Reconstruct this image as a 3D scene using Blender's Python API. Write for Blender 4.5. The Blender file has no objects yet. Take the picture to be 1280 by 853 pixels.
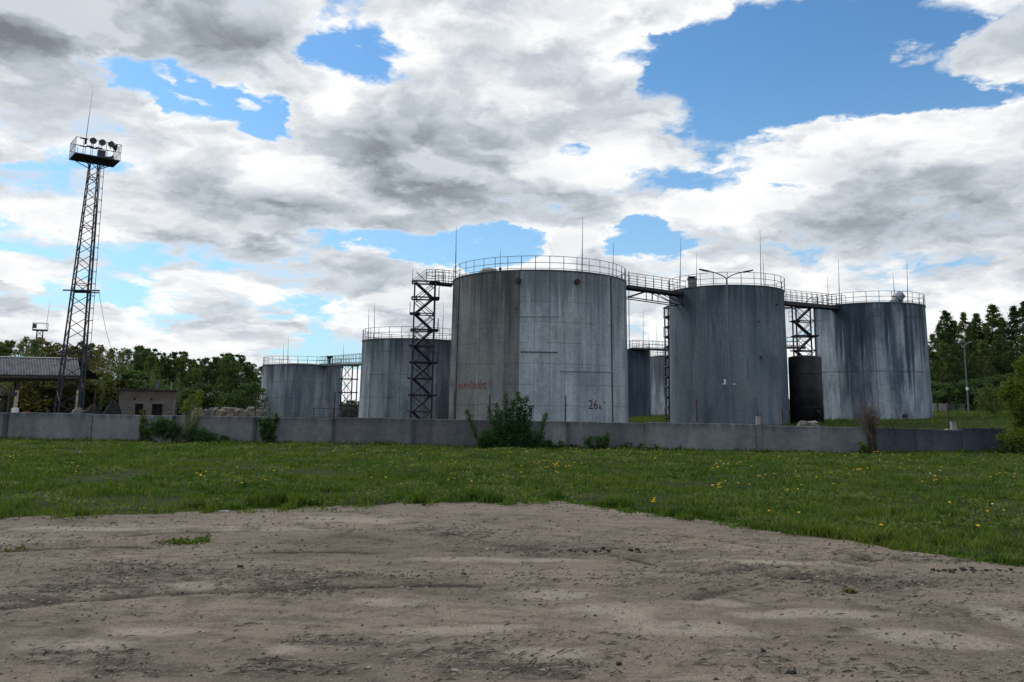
import bpy, bmesh, math, random
import numpy as np
from mathutils import Vector, Matrix

random.seed(7)
rng = np.random.default_rng(11)
S = bpy.context.scene
COL = S.collection
PI = math.pi

# ------------------------------------------------------------------ camera
F_PX, CX, CY = 1030.0, 640.0, 347.5          # focal length and principal point in photo pixels (1280 x 853)
EYE = 1.6
HORIZON = 507.0
PITCH = math.atan((HORIZON - CY) / F_PX)
ROLL = 0.014
cam_data = bpy.data.cameras.new('camera')
cam_data.sensor_width = 36.0
cam_data.lens = F_PX / 1280 * 36.0
cam_data.shift_y = -(426.5 - CY) / 1280
cam_data.clip_start = 0.1
cam_data.clip_end = 6000
cam = bpy.data.objects.new('camera', cam_data)
COL.objects.link(cam)
FWD = Vector((0, math.cos(PITCH), math.sin(PITCH)))
_r, _u = Vector((1, 0, 0)), Vector((0, -math.sin(PITCH), math.cos(PITCH)))
RIGHT = _r * math.cos(ROLL) + _u * math.sin(ROLL)
UP = _u * math.cos(ROLL) - _r * math.sin(ROLL)
m = Matrix((RIGHT, UP, -FWD)).transposed().to_4x4()
m.translation = (0, 0, EYE)
cam.matrix_world = m
S.camera = cam

def ray(px, py):
    return (FWD + RIGHT * ((px - CX) / F_PX) + UP * ((CY - py) / F_PX))
def P(px, py, Y):
    """world point seen at photo pixel (px, py) at forward distance Y"""
    d = ray(px, py)
    return Vector((0, 0, EYE)) + d * (Y / d.y)
def X_at(px, Y, py=480):
    return P(px, py, Y).x
def Z_at(px, py, Y):
    return P(px, py, Y).z

# ------------------------------------------------------------------ node helper
class Sock:
    def __init__(s, t, k): s.t, s.k = t, k
    def _b(a, op, b, c=None):
        n = a.t.nodes.new('ShaderNodeMath'); n.operation = op
        a.t.links.new(a.k, n.inputs[0])
        for i, q in ((1, b), (2, c)):
            if q is None: continue
            if isinstance(q, Sock): a.t.links.new(q.k, n.inputs[i])
            else: n.inputs[i].default_value = q
        return Sock(a.t, n.outputs[0])
    def __add__(a, b): return a._b('ADD', b)
    __radd__ = __add__
    def __sub__(a, b): return a._b('SUBTRACT', b)
    def __rsub__(a, b): return (a * -1.0) + b
    def __mul__(a, b): return a._b('MULTIPLY', b)
    __rmul__ = __mul__
    def __truediv__(a, b): return a._b('DIVIDE', b)
    def pow(a, b): return a._b('POWER', b)
    def max(a, b): return a._b('MAXIMUM', b)
    def min(a, b): return a._b('MINIMUM', b)
    def abs(a): return a._b('ABSOLUTE', None)
    def clamp(a): return a.max(0.0).min(1.0)
    def step(a, lo, hi):                       # smoothstep
        n = a.t.nodes.new('ShaderNodeMapRange'); n.interpolation_type = 'SMOOTHSTEP'
        a.t.links.new(a.k, n.inputs[0]); n.inputs[1].default_value = lo; n.inputs[2].default_value = hi
        return Sock(a.t, n.outputs[0])
class NT:
    def __init__(s, tree): s.t = tree
    def node(s, kind, **kw):
        n = s.t.nodes.new(kind)
        for k, v in kw.items(): setattr(n, k, v)
        return n
    def put(s, sock, v):
        if isinstance(v, Sock): s.t.links.new(v.k, sock)
        elif v is not None: sock.default_value = v
    def xyz(s, v):
        n = s.node('ShaderNodeSeparateXYZ'); s.put(n.inputs[0], v)
        return [Sock(s.t, o) for o in n.outputs]
    def vec(s, x, y, z):
        n = s.node('ShaderNodeCombineXYZ')
        for i, q in enumerate((x, y, z)): s.put(n.inputs[i], q)
        return Sock(s.t, n.outputs[0])
    def vm(s, op, a, b=None, out=0):
        n = s.node('ShaderNodeVectorMath', operation=op); s.put(n.inputs[0], a)
        if op == 'SCALE': s.put(n.inputs[3], b)
        elif b is not None: s.put(n.inputs[1], b)
        return Sock(s.t, n.outputs[out])
    def noise(s, v, scale, detail=4, rough=0.5, dist=0.0, color=False):
        n = s.node('ShaderNodeTexNoise'); s.put(n.inputs['Vector'], v)
        n.inputs['Scale'].default_value = scale; n.inputs['Detail'].default_value = detail
        n.inputs['Roughness'].default_value = rough; n.inputs['Distortion'].default_value = dist
        return Sock(s.t, n.outputs[1 if color else 0])
    def voro(s, v, scale, detail=0, rough=0.5, feature='F1', smooth=1.0):
        n = s.node('ShaderNodeTexVoronoi', feature=feature); s.put(n.inputs['Vector'], v)
        n.inputs['Scale'].default_value = scale; n.inputs['Detail'].default_value = detail
        n.inputs['Roughness'].default_value = rough
        if feature == 'SMOOTH_F1': n.inputs['Smoothness'].default_value = smooth
        return Sock(s.t, n.outputs[0])
    def mix(s, f, a, b, blend='MIX'):
        n = s.node('ShaderNodeMix', data_type='RGBA', blend_type=blend)
        s.put(n.inputs[0], f)
        for i, q in ((6, a), (7, b)):
            if isinstance(q, tuple) and len(q) == 3: q = (*q, 1)
            s.put(n.inputs[i], q)
        return Sock(s.t, n.outputs[2])
    def pos(s):
        return Sock(s.t, s.node('ShaderNodeNewGeometry').outputs['Position'])
    def island(s):
        return Sock(s.t, s.node('ShaderNodeNewGeometry').outputs['Random Per Island'])
    def objrand(s):
        return Sock(s.t, s.node('ShaderNodeObjectInfo').outputs['Random'])
    def objcoord(s):
        return Sock(s.t, s.node('ShaderNodeTexCoord').outputs['Object'])
    def bump(s, h, strength=0.3, dist=0.02):
        n = s.node('ShaderNodeBump'); s.put(n.inputs['Height'], h)
        n.inputs['Strength'].default_value = strength; n.inputs['Distance'].default_value = dist
        return Sock(s.t, n.outputs[0])

# ------------------------------------------------------------------ world: blue sky, broken cumulus lit from behind
CLOUD_BASE = 0.73
SUN_AZ, SUN_EL = math.radians(-58), math.radians(42)     # azimuth from straight ahead (+Y), negative = left
world = bpy.data.worlds.new('World'); S.world = world; world.use_nodes = True
wt = world.node_tree; wt.nodes.clear(); W = NT(wt)
def azel(px, py):
    d = ray(px, py).normalized()
    return math.atan2(d.x, d.y), math.asin(d.z)
# patches of open sky: photo pixel centre, half width, half height, weight
HOLES = [(985,78,330,105,1.1), (880,70,200,72,.8), (1170,112,170,48,.85), (1080,30,230,60,.7),
         (430,78,95,42,.7), (225,118,160,38,.75), (335,150,60,36,.8), (480,60,70,32,.5), (150,108,110,22,.5),
         (455,310,140,30,.85), (385,318,90,24,.6), (350,385,90,26,.55), (395,395,40,40,.4), (610,308,105,34,.85), (805,300,62,36,.8),
         (985,228,70,18,.52), (870,220,60,18,.3), (150,362,150,22,.42), (700,420,200,16,.2), (640,215,40,14,.3), (735,190,34,12,.33)]
# heavy clouds: same layout; they close the sky there and are thick, so grey
THICK = [(70,25,400,95,.85), (300,75,140,58,.75), (120,245,320,72,.72), (330,285,230,58,.72), (60,330,190,40,.45),
         (530,200,150,80,.85), (600,265,150,38,.4), (735,150,130,60,.45), (820,255,170,45,.30), (1060,215,190,48,.5), (1120,285,290,62,.62),
         (1225,330,180,60,.6), (950,330,160,46,.35), (510,368,110,40,.55), (300,402,170,26,.5), (720,265,120,40,.35), (640,20,150,40,.5), (120,400,200,26,.45)]
# bright heads of cloud standing into the open sky
HEADS = [(1225,62,115,52,1.0), (1130,58,75,26,.8), (410,150,62,70,.7), (80,150,160,36,.55), (330,205,130,45,.5), (560,120,110,70,.6), (800,140,190,62,.7),
         (1050,185,220,40,.7), (640,40,150,58,.6), (800,15,120,32,.7), (500,345,90,45,.6), (420,360,40,40,.3), (285,130,34,13,.55), (190,102,26,11,.5),
         (215,125,42,9,.5), (230,370,160,34,.45), (640,390,220,60,.5), (900,180,140,50,.5)]
tc = W.node('ShaderNodeTexCoord')
vdir = Sock(wt, tc.outputs['Generated'])
x, y, z = W.xyz(vdir)
zc = z.max(0.0)
zs = (zc + 0.33).pow(-1.0)
q = W.vm('SCALE', W.vec(x, y, zc * 2.0), zs)
w1 = W.vm('SUBTRACT', W.noise(q, 3.2, 6, .64, color=True), (0.5, 0.5, 0.5))
qw = W.vm('ADD', q, W.vm('SCALE', w1, 0.30))
big = W.noise(qw, 2.1, 7, .58)
puff = W.voro(qw, 3.4, 3.4, .55, 'F1')
fine = W.noise(qw, 15.0, 5, .66)
zu = zc + (zc + 0.33) * 0.075                      # the same field a little higher up, towards the light
qo = W.vm('ADD', W.vm('SCALE', W.vec(x - 0.02, y, zu * 2.0), (zu + 0.33).pow(-1.0)), W.vm('SCALE', w1, 0.30))
big1 = W.noise(qo, 2.1, 3, .55)
big0 = W.noise(qw, 2.1, 3, .55)
puff1 = W.voro(qo, 3.4, 3.4, .55, 'F1')
az = x._b('ARCTAN2', y); el = z._b('ARCSINE', None)
ae = W.vm('ADD', W.vec(az, el, 0.0), W.vm('MULTIPLY', w1, (0.16, 0.12, 0.0)))
def blobs(lst):
    tot = None
    for px, py, rx, ry, wgt in lst:
        a0, e0 = azel(px, py)
        a1, _ = azel(px + rx, py); _, e1 = azel(px, py - ry)
        sx, sy = 1 / abs(a1 - a0), 1 / abs(e1 - e0)
        n = W.node('ShaderNodeVectorMath', operation='MULTIPLY_ADD')
        W.put(n.inputs[0], ae); n.inputs[1].default_value = (sx, sy, 0); n.inputs[2].default_value = (-a0 * sx, -e0 * sy, 0)
        d = Sock(wt, n.outputs[0])
        b = W.vm('DOT_PRODUCT', d, d, out=1)._b('MULTIPLY_ADD', -wgt, wgt)
        tot = b.max(0.0) if tot is None else tot.max(b)
    return tot
hol, thk, hed = blobs(HOLES), blobs(THICK), blobs(HEADS)
base = CLOUD_BASE + (big - 0.5) * 1.5 + (0.45 - puff) * 0.75 + (fine - 0.5) * 0.55
c0 = base - hol.step(0, 1.0) * (1.0 - hed * 0.85) * 0.92 + thk * 0.30 + hed * 0.40
thk = thk.step(0.0, 0.9)
t0 = thk * 0.62 + (big0 - 0.5) * 1.5 + (0.45 - puff) * 0.30 + (fine - .5) * .14 - hed * 0.35
alpha = c0.step(-0.08, 0.26)
lit = (big0 - big1) * 1.6 + (puff1 - puff) * 1.0
grey = t0.step(-0.35, 0.80)
bright = 0.530 - grey * 0.25 + lit.max(-0.26).min(0.40) * 0.50 + (1.0 - c0.step(0.0, 0.60)) * 0.17
bright = bright.max(0.16).min(0.72)
sky = W.node('ShaderNodeTexSky', sky_type='NISHITA')
sky.sun_disc = False; sky.sun_elevation = SUN_EL; sky.sun_rotation = SUN_AZ
sky.altitude = 0; sky.air_density = 1.0; sky.dust_density = 0.6; sky.ozone_density = 3.0
skyc = W.mix(1.0, Sock(wt, sky.outputs[0]), (0.62, 0.93, 1.06), 'MULTIPLY')
BG = 0.1
tint = W.mix(bright.step(0.25, 0.85), (0.88, 0.97, 1.08), (0.99, 0.985, 0.97))
cl = W.vm('SCALE', tint, bright * (1.0 / BG))
haze_f = (1.0 - z.step(-0.05, 0.42)) * 0.55
skyh = W.mix(haze_f, skyc, (3.6, 4.9, 6.1))
col = W.mix(alpha, skyh, cl)
bg = W.node('ShaderNodeBackground'); bg.inputs[1].default_value = BG
W.put(bg.inputs[0], col)
wo = W.node('ShaderNodeOutputWorld'); wt.links.new(bg.outputs[0], wo.inputs[0])
world.cycles.sampling_method = 'NONE'

# ------------------------------------------------------------------ sun, soft behind thin cloud
sd = bpy.data.lights.new('sun', 'SUN'); sd.energy = 1.2; sd.angle = math.radians(12); sd.color = (1.0, 0.95, 0.87)
sun = bpy.data.objects.new('sun', sd); COL.objects.link(sun)
sdir = Vector((math.sin(SUN_AZ) * math.cos(SUN_EL), math.cos(SUN_AZ) * math.cos(SUN_EL), math.sin(SUN_EL)))
sun.rotation_euler = (-sdir).to_track_quat('-Z', 'Y').to_euler()
sun.location = sdir * 60 + Vector((0, 0, 20))

S.view_settings.view_transform = 'Standard'; S.view_settings.look = 'None'
S.view_settings.exposure = 0.54; S.view_settings.gamma = 1.0; S.view_settings.use_curve_mapping = False
S.render.engine = 'CYCLES'
S.cycles.use_denoising = True
S.cycles.max_bounces = 6; S.cycles.diffuse_bounces = 3; S.cycles.glossy_bounces = 2; S.cycles.transparent_max_bounces = 8
S.cycles.caustics_reflective = False; S.cycles.caustics_refractive = False

# ------------------------------------------------------------------ mesh helpers
class MB:
    """collects simple solids, then links them as ONE mesh object"""
    def __init__(s): s.v, s.f, s.mi = [], [], []
    def add(s, vs, fs, mi=0):
        o = len(s.v); s.v += [tuple(p) for p in vs]; s.f += [tuple(i + o for i in f) for f in fs]; s.mi += [mi] * len(fs)
        return s
    def box(s, c, d, rz=0.0, mi=0, M=None):
        c = Vector(c); h = [q / 2 for q in d]; R = Matrix.Rotation(rz, 3, 'Z') if M is None else M
        vs = [c + R @ Vector((sx * h[0], sy * h[1], sz * h[2])) for sz in (-1, 1) for sx, sy in ((-1, -1), (1, -1), (1, 1), (-1, 1))]
        return s.add(vs, [(3, 2, 1, 0), (4, 5, 6, 7), (0, 1, 5, 4), (1, 2, 6, 5), (2, 3, 7, 6), (3, 0, 4, 7)], mi)
    def tube(s, a, b, r0, r1=None, n=5, caps=True, mi=0):
        a, b = Vector(a), Vector(b); r1 = r0 if r1 is None else r1
        d = (b - a); 
        if d.length < 1e-6: return s
        d.normalize()
        k = Vector((0, 0, 1)) if abs(d.z) < .95 else Vector((1, 0, 0))
        e1 = d.cross(k).normalized(); e2 = d.cross(e1)
        vs = []
        for p, r in ((a, r0), (b, r1)):
            vs += [p + (e1 * math.cos(2 * PI * i / n) + e2 * math.sin(2 * PI * i / n)) * r for i in range(n)]
        fs = [(i, (i + 1) % n, n + (i + 1) % n, n + i) for i in range(n)]
        if caps: fs += [tuple(range(n - 1, -1, -1)), tuple(range(n, 2 * n))]
        return s.add(vs, fs, mi)
    def bar(s, a, b, w, h=None, mi=0):
        return s.tube(a, b, (w if h is None else (w + h) / 2) * 0.7071, n=4, mi=mi)
    def path(s, pts, r, n=5, closed=False, mi=0):
        for i in range(len(pts) - (0 if closed else 1)): s.tube(pts[i], pts[(i + 1) % len(pts)], r if not callable(r) else r(i), n=n, mi=mi)
        return s
    def ring(s, c, R, r, n=48, m=5, mi=0):
        vs, fs = [], []
        for i in range(n):
            a = 2 * PI * i / n
            for j in range(m):
                b = 2 * PI * j / m
                vs.append((c[0] + (R + r * math.cos(b)) * math.cos(a), c[1] + (R + r * math.cos(b)) * math.sin(a), c[2] + r * math.sin(b)))
        for i in range(n):
            for j in range(m):
                fs.append((i * m + j, ((i + 1) % n) * m + j, ((i + 1) % n) * m + (j + 1) % m, i * m + (j + 1) % m))
        return s.add(vs, fs, mi)
    def lathe(s, prof, n=24, c=(0, 0, 0), mi=0):
        vs, fs = [], []
        for r, z in prof:
            vs += [(c[0] + r * math.cos(2 * PI * i / n), c[1] + r * math.sin(2 * PI * i / n), c[2] + z) for i in range(n)]
        for k in range(len(prof) - 1):
            for i in range(n):
                fs.append((k * n + i, k * n + (i + 1) % n, (k + 1) * n + (i + 1) % n, (k + 1) * n + i))
        fs += [tuple(range(n - 1, -1, -1)), tuple(range((len(prof) - 1) * n, len(prof) * n))]
        return s.add(vs, fs, mi)
    def mesh(s, name, mats, smooth=False):
        me = bpy.data.meshes.new(name); me.from_pydata(s.v, [], s.f)
        for m_ in (mats if isinstance(mats, (list, tuple)) else [mats]): me.materials.append(m_)
        if any(s.mi): me.polygons.foreach_set('material_index', s.mi)
        if smooth: me.polygons.foreach_set('use_smooth', [True] * len(me.polygons))
        me.update(); return me
    def build(s, name, mats, parent=None, smooth=False, loc=(0, 0, 0), rz=0.0):
        return link(name, s.mesh(name, mats, smooth), parent, loc, rz)

def link(name, me, parent=None, loc=(0, 0, 0), rz=0.0):
    o = bpy.data.objects.new(name, me); COL.objects.link(o)
    o.location = loc; o.rotation_euler = (0, 0, rz)
    if parent is not None: o.parent = parent
    return o
def tag(o, label=None, cat=None, group=None, kind=None):
    if label: o['label'] = label
    if cat: o['category'] = cat
    if group: o['group'] = group
    if kind: o['kind'] = kind
    return o
def thing(name, label, cat, loc=(0, 0, 0), rz=0.0, group=None):
    o = bpy.data.objects.new(name, None); COL.objects.link(o); o.empty_display_size = 0.3
    o.location = loc; o.rotation_euler = (0, 0, rz)
    return tag(o, label, cat, group)
def copy_tree(o, parent=None):
    c = o.copy(); COL.objects.link(c); c.parent = parent
    for ch in o.children: copy_tree(ch, c)
    return c
def np_mesh(name, verts, faces_flat, counts, mats, smooth=False, mi=None):
    me = bpy.data.meshes.new(name)
    nv, nl, nf = len(verts), len(faces_flat), len(counts)
    me.vertices.add(nv); me.vertices.foreach_set('co', np.asarray(verts, np.float32).ravel())
    me.loops.add(nl); me.loops.foreach_set('vertex_index', np.asarray(faces_flat, np.int32))
    me.polygons.add(nf)
    st = np.concatenate(([0], np.cumsum(counts)[:-1])).astype(np.int32)
    me.polygons.foreach_set('loop_start', st)
    if smooth: me.polygons.foreach_set('use_smooth', np.ones(nf, bool))
    for m_ in (mats if isinstance(mats, (list, tuple)) else [mats]): me.materials.append(m_)
    if mi is not None: me.polygons.foreach_set('material_index', np.asarray(mi, np.int32))
    me.update(calc_edges=True); me.validate()
    return me

# value noise for terrain shapes
_perm = rng.random((256, 256))
def vnoise(x, y):
    x = np.asarray(x, float); y = np.asarray(y, float)
    xi, yi = np.floor(x).astype(int), np.floor(y).astype(int); fx, fy = x - xi, y - yi
    fx, fy = fx * fx * (3 - 2 * fx), fy * fy * (3 - 2 * fy)
    g = lambda a, b: _perm[a & 255, b & 255]
    return (g(xi, yi) * (1 - fx) + g(xi + 1, yi) * fx) * (1 - fy) + (g(xi, yi + 1) * (1 - fx) + g(xi + 1, yi + 1) * fx) * fy
def fbm(x, y, o=4, r=.5):
    t, a, n = 0, 1.0, 0
    for k in range(o):
        t = t + a * vnoise(np.asarray(x) * 2 ** k + 17.3 * k, np.asarray(y) * 2 ** k + 5.1 * k); n += a; a *= r
    return t / n
def sstep(x, a, b):
    t = np.clip((np.asarray(x, float) - a) / (b - a), 0, 1); return t * t * (3 - 2 * t)

# ------------------------------------------------------------------ materials
def newmat(name):
    m_ = bpy.data.materials.new(name); m_.use_nodes = True
    t = m_.node_tree; b = t.nodes['Principled BSDF']
    return m_, NT(t), b
def flatmat(name, c, rough=.6, metal=0.0, var=0.25, scale=6.0, spec=.3):
    m_, N, b = newmat(name)
    n = N.noise(N.pos(), scale, 4, .6)
    k = N.mix(n.step(.3, .7), tuple(q * (1 - var) for q in c), tuple(min(1, q * (1 + var)) for q in c))
    N.put(b.inputs['Base Color'], k); b.inputs['Roughness'].default_value = rough; b.inputs['Metallic'].default_value = metal
    b.inputs['Specular IOR Level'].default_value = spec
    return m_
def concrete(name, light, dark, streak=1.0, lines=False, warm=(0.36, 0.33, 0.28), top=None, band=.5, pan=.18, rimh=3.4, drip=0.0, drop=9.0):
    """weathered concrete: broad tide bands, water streaks that run down it, patches, grain"""
    m_, N, b = newmat(name)
    p = N.pos(); x, y, z = N.xyz(p)
    s0 = N.noise(N.vec(x, y, z * .03), .42, 3, .5)
    s1 = N.noise(N.vec(x, y, z * .22), .9, 5, .6); s2 = N.noise(N.vec(x, y, z * .05), 3.0, 5, .7)
    where = N.noise(N.vec(x, y, z * .35), .55, 4, .6).step(.46, .62) * .85 + .15
    blot = N.noise(N.vec(x, y, z * .6), .33, 6, .62); grain = N.noise(p, 4.0, 6, .72)
    c = N.mix((s0.step(.40, .60) * band + s1.step(.36, .66) * (1 - band)), light, dark)
    c = N.mix(blot.step(.50, .70) * .50, c, tuple(q * .60 for q in dark))
    c = N.mix(blot.step(.26, .44)._b('SUBTRACT', 1.0).abs() * .60, c, warm)
    c = N.mix(s2.step(.54, .70) * .75 * streak * where, c, tuple(q * .45 for q in dark))
    c = N.mix(s2.step(.28, .42)._b('SUBTRACT', 1.0).abs() * .45 * streak * (1.1 - where), c, tuple(min(1, q * 1.30) for q in light))
    c = N.mix(grain.step(.28, .75), N.mix(1.0, c, (.70, .71, .72), 'MULTIPLY'), c)
    r = N.objrand()
    c = N.mix(1.0, c, N.mix(r, (1 - pan,) * 3, (1 + pan * .6,) * 3), 'MULTIPLY')
    h = grain
    if lines:                                   # formwork courses: thin dirty lines that come and go
        zz = (z + (s1 - .5) * .12) / lines
        fr = zz - zz._b('FLOOR', None)
        ln = (1.0 - ((fr - .5).abs() * -2.0 + 1.0).step(0.0, .05)) * N.noise(p, .5, 3, .5).step(.38, .52)
        c = N.mix(ln * .6, c, tuple(q * .30 for q in dark)); h = h - ln * .8
    if top is not None:                         # dirt washed down from the rim
        dz = (z * -1.0 + top)
        rim = (1.0 - dz.step(0.0, rimh)) * s2.step(.34, .58)
        c = N.mix(rim * .72, c, tuple(q * .34 for q in dark))
        if drip:                                # broad tongues of dirt that run down from the rim and stop at uneven heights
            wob_ = N.vec(x + (grain - .5) * .12, y, z * .012)
            reach = N.noise(wob_, .62, 4, .72).step(.38, .74) * drop + N.noise(wob_, 4.0, 2, .6) * 1.5
            tong = (1.0 - (dz - reach).step(-1.6, 1.0)) * N.noise(wob_, .85, 3, .6).step(.40, .56)
            c = N.mix(tong * drip * (grain * .6 + .65).clamp(), c, tuple(q * .50 for q in dark))
    N.put(b.inputs['Base Color'], c); b.inputs['Roughness'].default_value = .92; b.inputs['Specular IOR Level'].default_value = .15
    N.put(b.inputs['Normal'], N.bump(h, .45, .02))
    return m_
def leafmat(name, a, b_, trans=.35, hue=.0, scale=.6):
    m_, N, b = newmat(name)
    r = N.island(); n = N.noise(N.pos(), scale, 3, .6); o = N.objrand()
    c = N.mix((r * .6 + n * .8 - .2).clamp(), a, b_)
    c = N.mix(1.0, c, N.mix(o, (.72, .74, .70), (1.25, 1.18, 1.1)), 'MULTIPLY')
    N.put(b.inputs['Base Color'], c); b.inputs['Roughness'].default_value = .6; b.inputs['Specular IOR Level'].default_value = .25
    tr = N.node('ShaderNodeBsdfTranslucent'); N.put(tr.inputs[0], N.mix(1.0, c, (1.25, 1.2, .6), 'MULTIPLY'))
    mx = N.node('ShaderNodeMixShader'); mx.inputs[0].default_value = trans
    out = N.t.nodes['Material Output']
    N.t.links.new(b.outputs[0], mx.inputs[1]); N.t.links.new(tr.outputs[0], mx.inputs[2]); N.t.links.new(mx.outputs[0], out.inputs[0])
    return m_

def islandmat(name, cols, rough=.9):
    m_, N, b = newmat(name); r = N.island(); c = N.mix(r.step(.0, .5), cols[0], cols[1]); c = N.mix(r.step(.6, .95), c, cols[2])
    N.put(b.inputs['Base Color'], c); b.inputs['Roughness'].default_value = rough; b.inputs['Specular IOR Level'].default_value = .2
    return m_
M = {}
M['steel'] = flatmat('painted_dark_steel', (.026, .026, .040), .6, .0, .5)
M['rail'] = flatmat('weathered_rail_paint', (.050, .066, .098), .6, .0, .4)
M['galv'] = flatmat('galvanised_steel', (.22, .25, .28), .5, .3, .25)
M['rust'] = flatmat('rusty_steel', (.055, .036, .030), .85, .0, .5, 3.0)
M['tar'] = flatmat('tarred_steel', (.010, .010, .014), .6, .0, .7, 1.6, 0.3)
M['lamp'] = flatmat('lamp_housing_grey', (.05, .055, .065), .45)
M['white'] = flatmat('white_enamel', (.68, .70, .72), .5, 0, .1)
M['cream'] = flatmat('cream_paint', (.46, .41, .27), .7, 0, .2)
M['orange'] = flatmat('faded_orange', (.33, .12, .06), .8, 0, .3)
M['redpaint'] = flatmat('faded_red_paint', (.17, .048, .038), .85, 0, .45, 9.0)
M['darkpaint'] = flatmat('faded_maroon_paint', (.075, .028, .038), .85, 0, .45, 9.0)
M['rustpaint'] = flatmat('rust_stain', (.26, .115, .05), .9, 0, .35, 5.0)
M['dark'] = flatmat('dark_interior', (.010, .010, .012), .9, 0, .3)
M['bark'] = flatmat('bark', (.055, .045, .035), .9, 0, .4, 5)
M['birch'] = flatmat('birch_bark', (.28, .27, .25), .85, 0, .5, 1.5)
M['twig'] = flatmat('dead_twigs', (.135, .105, .095), .9, 0, .4, 6)
M['slate'] = flatmat('weathered_asbestos_sheet', (.095, .10, .115), .9, 0, .45, 1.3)
M['timber'] = flatmat('old_timber', (.045, .036, .03), .9, 0, .4, 3)
M['tanstone'] = flatmat('tan_boulder', (.19, .15, .12), .95, 0, .4, 1.5)
M['lamp_pole'] = flatmat('lamp_pole_grey', (.11, .14, .17), .6, 0, .2)
M['rowstone'] = flatmat('grey_boulder', (.15, .14, .13), .95, 0, .45, 1.2)
M['stone'] = flatmat('pale_broken_concrete', (.22, .21, .20), .95, 0, .4, 2.2)
M['mound'] = flatmat('dark_soil_heap', (.018, .017, .019), .95, 0, .5, 2.5)
M['leaf_dark'] = leafmat('leaf_dark_green', (.034, .076, .032), (.088, .145, .054), .5)
M['leaf_mid'] = leafmat('leaf_mid_green', (.060, .098, .034), (.130, .175, .060), .5)
M['leaf_olive'] = leafmat('leaf_olive', (.075, .082, .032), (.155, .155, .068), .5)
M['leaf_yellow'] = leafmat('leaf_spring_green', (.068, .112, .014), (.145, .195, .030), .45)
M['leaf_bush'] = leafmat('leaf_bush', (.016, .050, .020), (.060, .145, .044), .45)

# ------------------------------------------------------------------ ground shape
SLOPE = -0.0085
def base_z(x, y):
    x = np.asarray(x, float); y = np.asarray(y, float)
    z = SLOPE * np.clip(y, -30, 40)
    bank = np.clip((x - 2) / 55, 0, 1.15) * sstep(y, 42.5, 82) * 1.75
    roll = (fbm(x * .13 + 40, y * .13 + 9, 3) - .5) * .16 * sstep(y, 7, 20)
    far = -1.2 * sstep(y, 130, 330)
    return z + bank + roll + far
def ground_at(px, py):
    d = ray(px, py); t = 5.0
    for _ in range(60):
        p = Vector((0, 0, EYE)) + d * t
        e = p.z - float(base_z(p.x, p.y)); t += e / max(.02, -d.z / d.length * 1.0) * .5 / d.length
    return p
EDGE_PX = [(-60, 654), (0, 650), (120, 645), (260, 638), (400, 635), (520, 630), (640, 627), (700, 627), (760, 637), (830, 645), (920, 658),
           (1000, 668), (1080, 680), (1160, 692), (1230, 701), (1280, 707), (1340, 716)]
_e = [ground_at(*q) for q in EDGE_PX]
EX = np.array([p.x for p in _e]); EY = np.array([p.y for p in _e])
_o = np.argsort(EX); EX, EY = EX[_o], EY[_o]
EX = np.concatenate(([-40, EX[0] - 4], EX, [EX[-1] + 3, 40])); EY = np.concatenate(([EY[0] - 1.5, EY[0] - .3], EY, [EY[-1] - 1.6, EY[-1] - 2.2]))
def edge_y(x):
    x = np.asarray(x, float)
    return np.interp(x, EX, EY) + (fbm(x * .8, 3.3, 4, .6) - .5) * 1.1 + (fbm(x * 3.1, 9.7, 3, .6) - .5) * .55

# tyre ruts: polylines in photo pixels -> ground; (depth, half width)
RUTS = [([(430, 676), (560, 680), (640, 684), (700, 689), (760, 697), (830, 707), (900, 712)], .050, .10),
        ([(560, 668), (640, 683), (720, 683), (790, 691), (860, 700)], .045, .09),
        ([(850, 676), (920, 683), (1000, 691), (1100, 702)], .055, .08),
        ([(980, 726), (1060, 731), (1140, 736), (1200, 728), (1280, 716)], .05, .13),
        ([(100, 674), (200, 668), (330, 664), (520, 654)], .03, .14),
        ([(0, 690), (150, 684), (330, 692), (520, 690), (640, 686)], .028, .16), ([(520, 800), (760, 790), (980, 740), (1100, 700)], .018, .15),
        ([(300, 852), (520, 792), (800, 760), (1020, 716)], .018, .15), ([(0, 760), (200, 742), (420, 735), (700, 730)], .022, .15)]
RUT_W = []
for pl, dep, hw in RUTS:
    pts = [ground_at(*q) for q in pl]
    RUT_W.append((np.array([(p.x, p.y) for p in pts]), dep, hw))
def rut_z(x, y):
    z = np.zeros_like(x)
    for pts, dep, hw in RUT_W:
        dm = np.full_like(x, 9.0); al = np.zeros_like(x); acc = 0
        for a, b in zip(pts[:-1], pts[1:]):
            ab = b - a; L2 = ab @ ab
            t = np.clip(((x - a[0]) * ab[0] + (y - a[1]) * ab[1]) / L2, 0, 1)
            d = np.hypot(x - a[0] - t * ab[0], y - a[1] - t * ab[1])
            al = np.where(d < dm, acc + t * L2 ** .5, al); dm = np.minimum(dm, d); acc += L2 ** .5
        amp = sstep(fbm(al * .9 + dep * 1000, al * 0 + 2.0, 3), .30, .60)
        z += 1.5 * dep * amp * (-np.exp(-(dm / hw) ** 2) + .65 * np.exp(-((dm - hw * 2.0) / (hw * .8)) ** 2))
    return z
PALE = [(700, 745, 75, 7), (765, 768, 70, 16), (860, 790, 130, 12), (480, 755, 65, 6), (365, 816, 34, 9), (90, 806, 110, 13), (200, 792, 80, 7), (300, 661, 140, 4), (450, 650, 110, 4), (890, 757, 50, 5), (620, 702, 120, 4),
        (780, 640, 30, 3), (560, 790, 110, 7), (1180, 800, 90, 12), (960, 705, 120, 4), (220, 735, 100, 5), (680, 820, 70, 9), (1250, 770, 40, 16), (120, 662, 120, 4), (1020, 770, 120, 8)]
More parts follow.
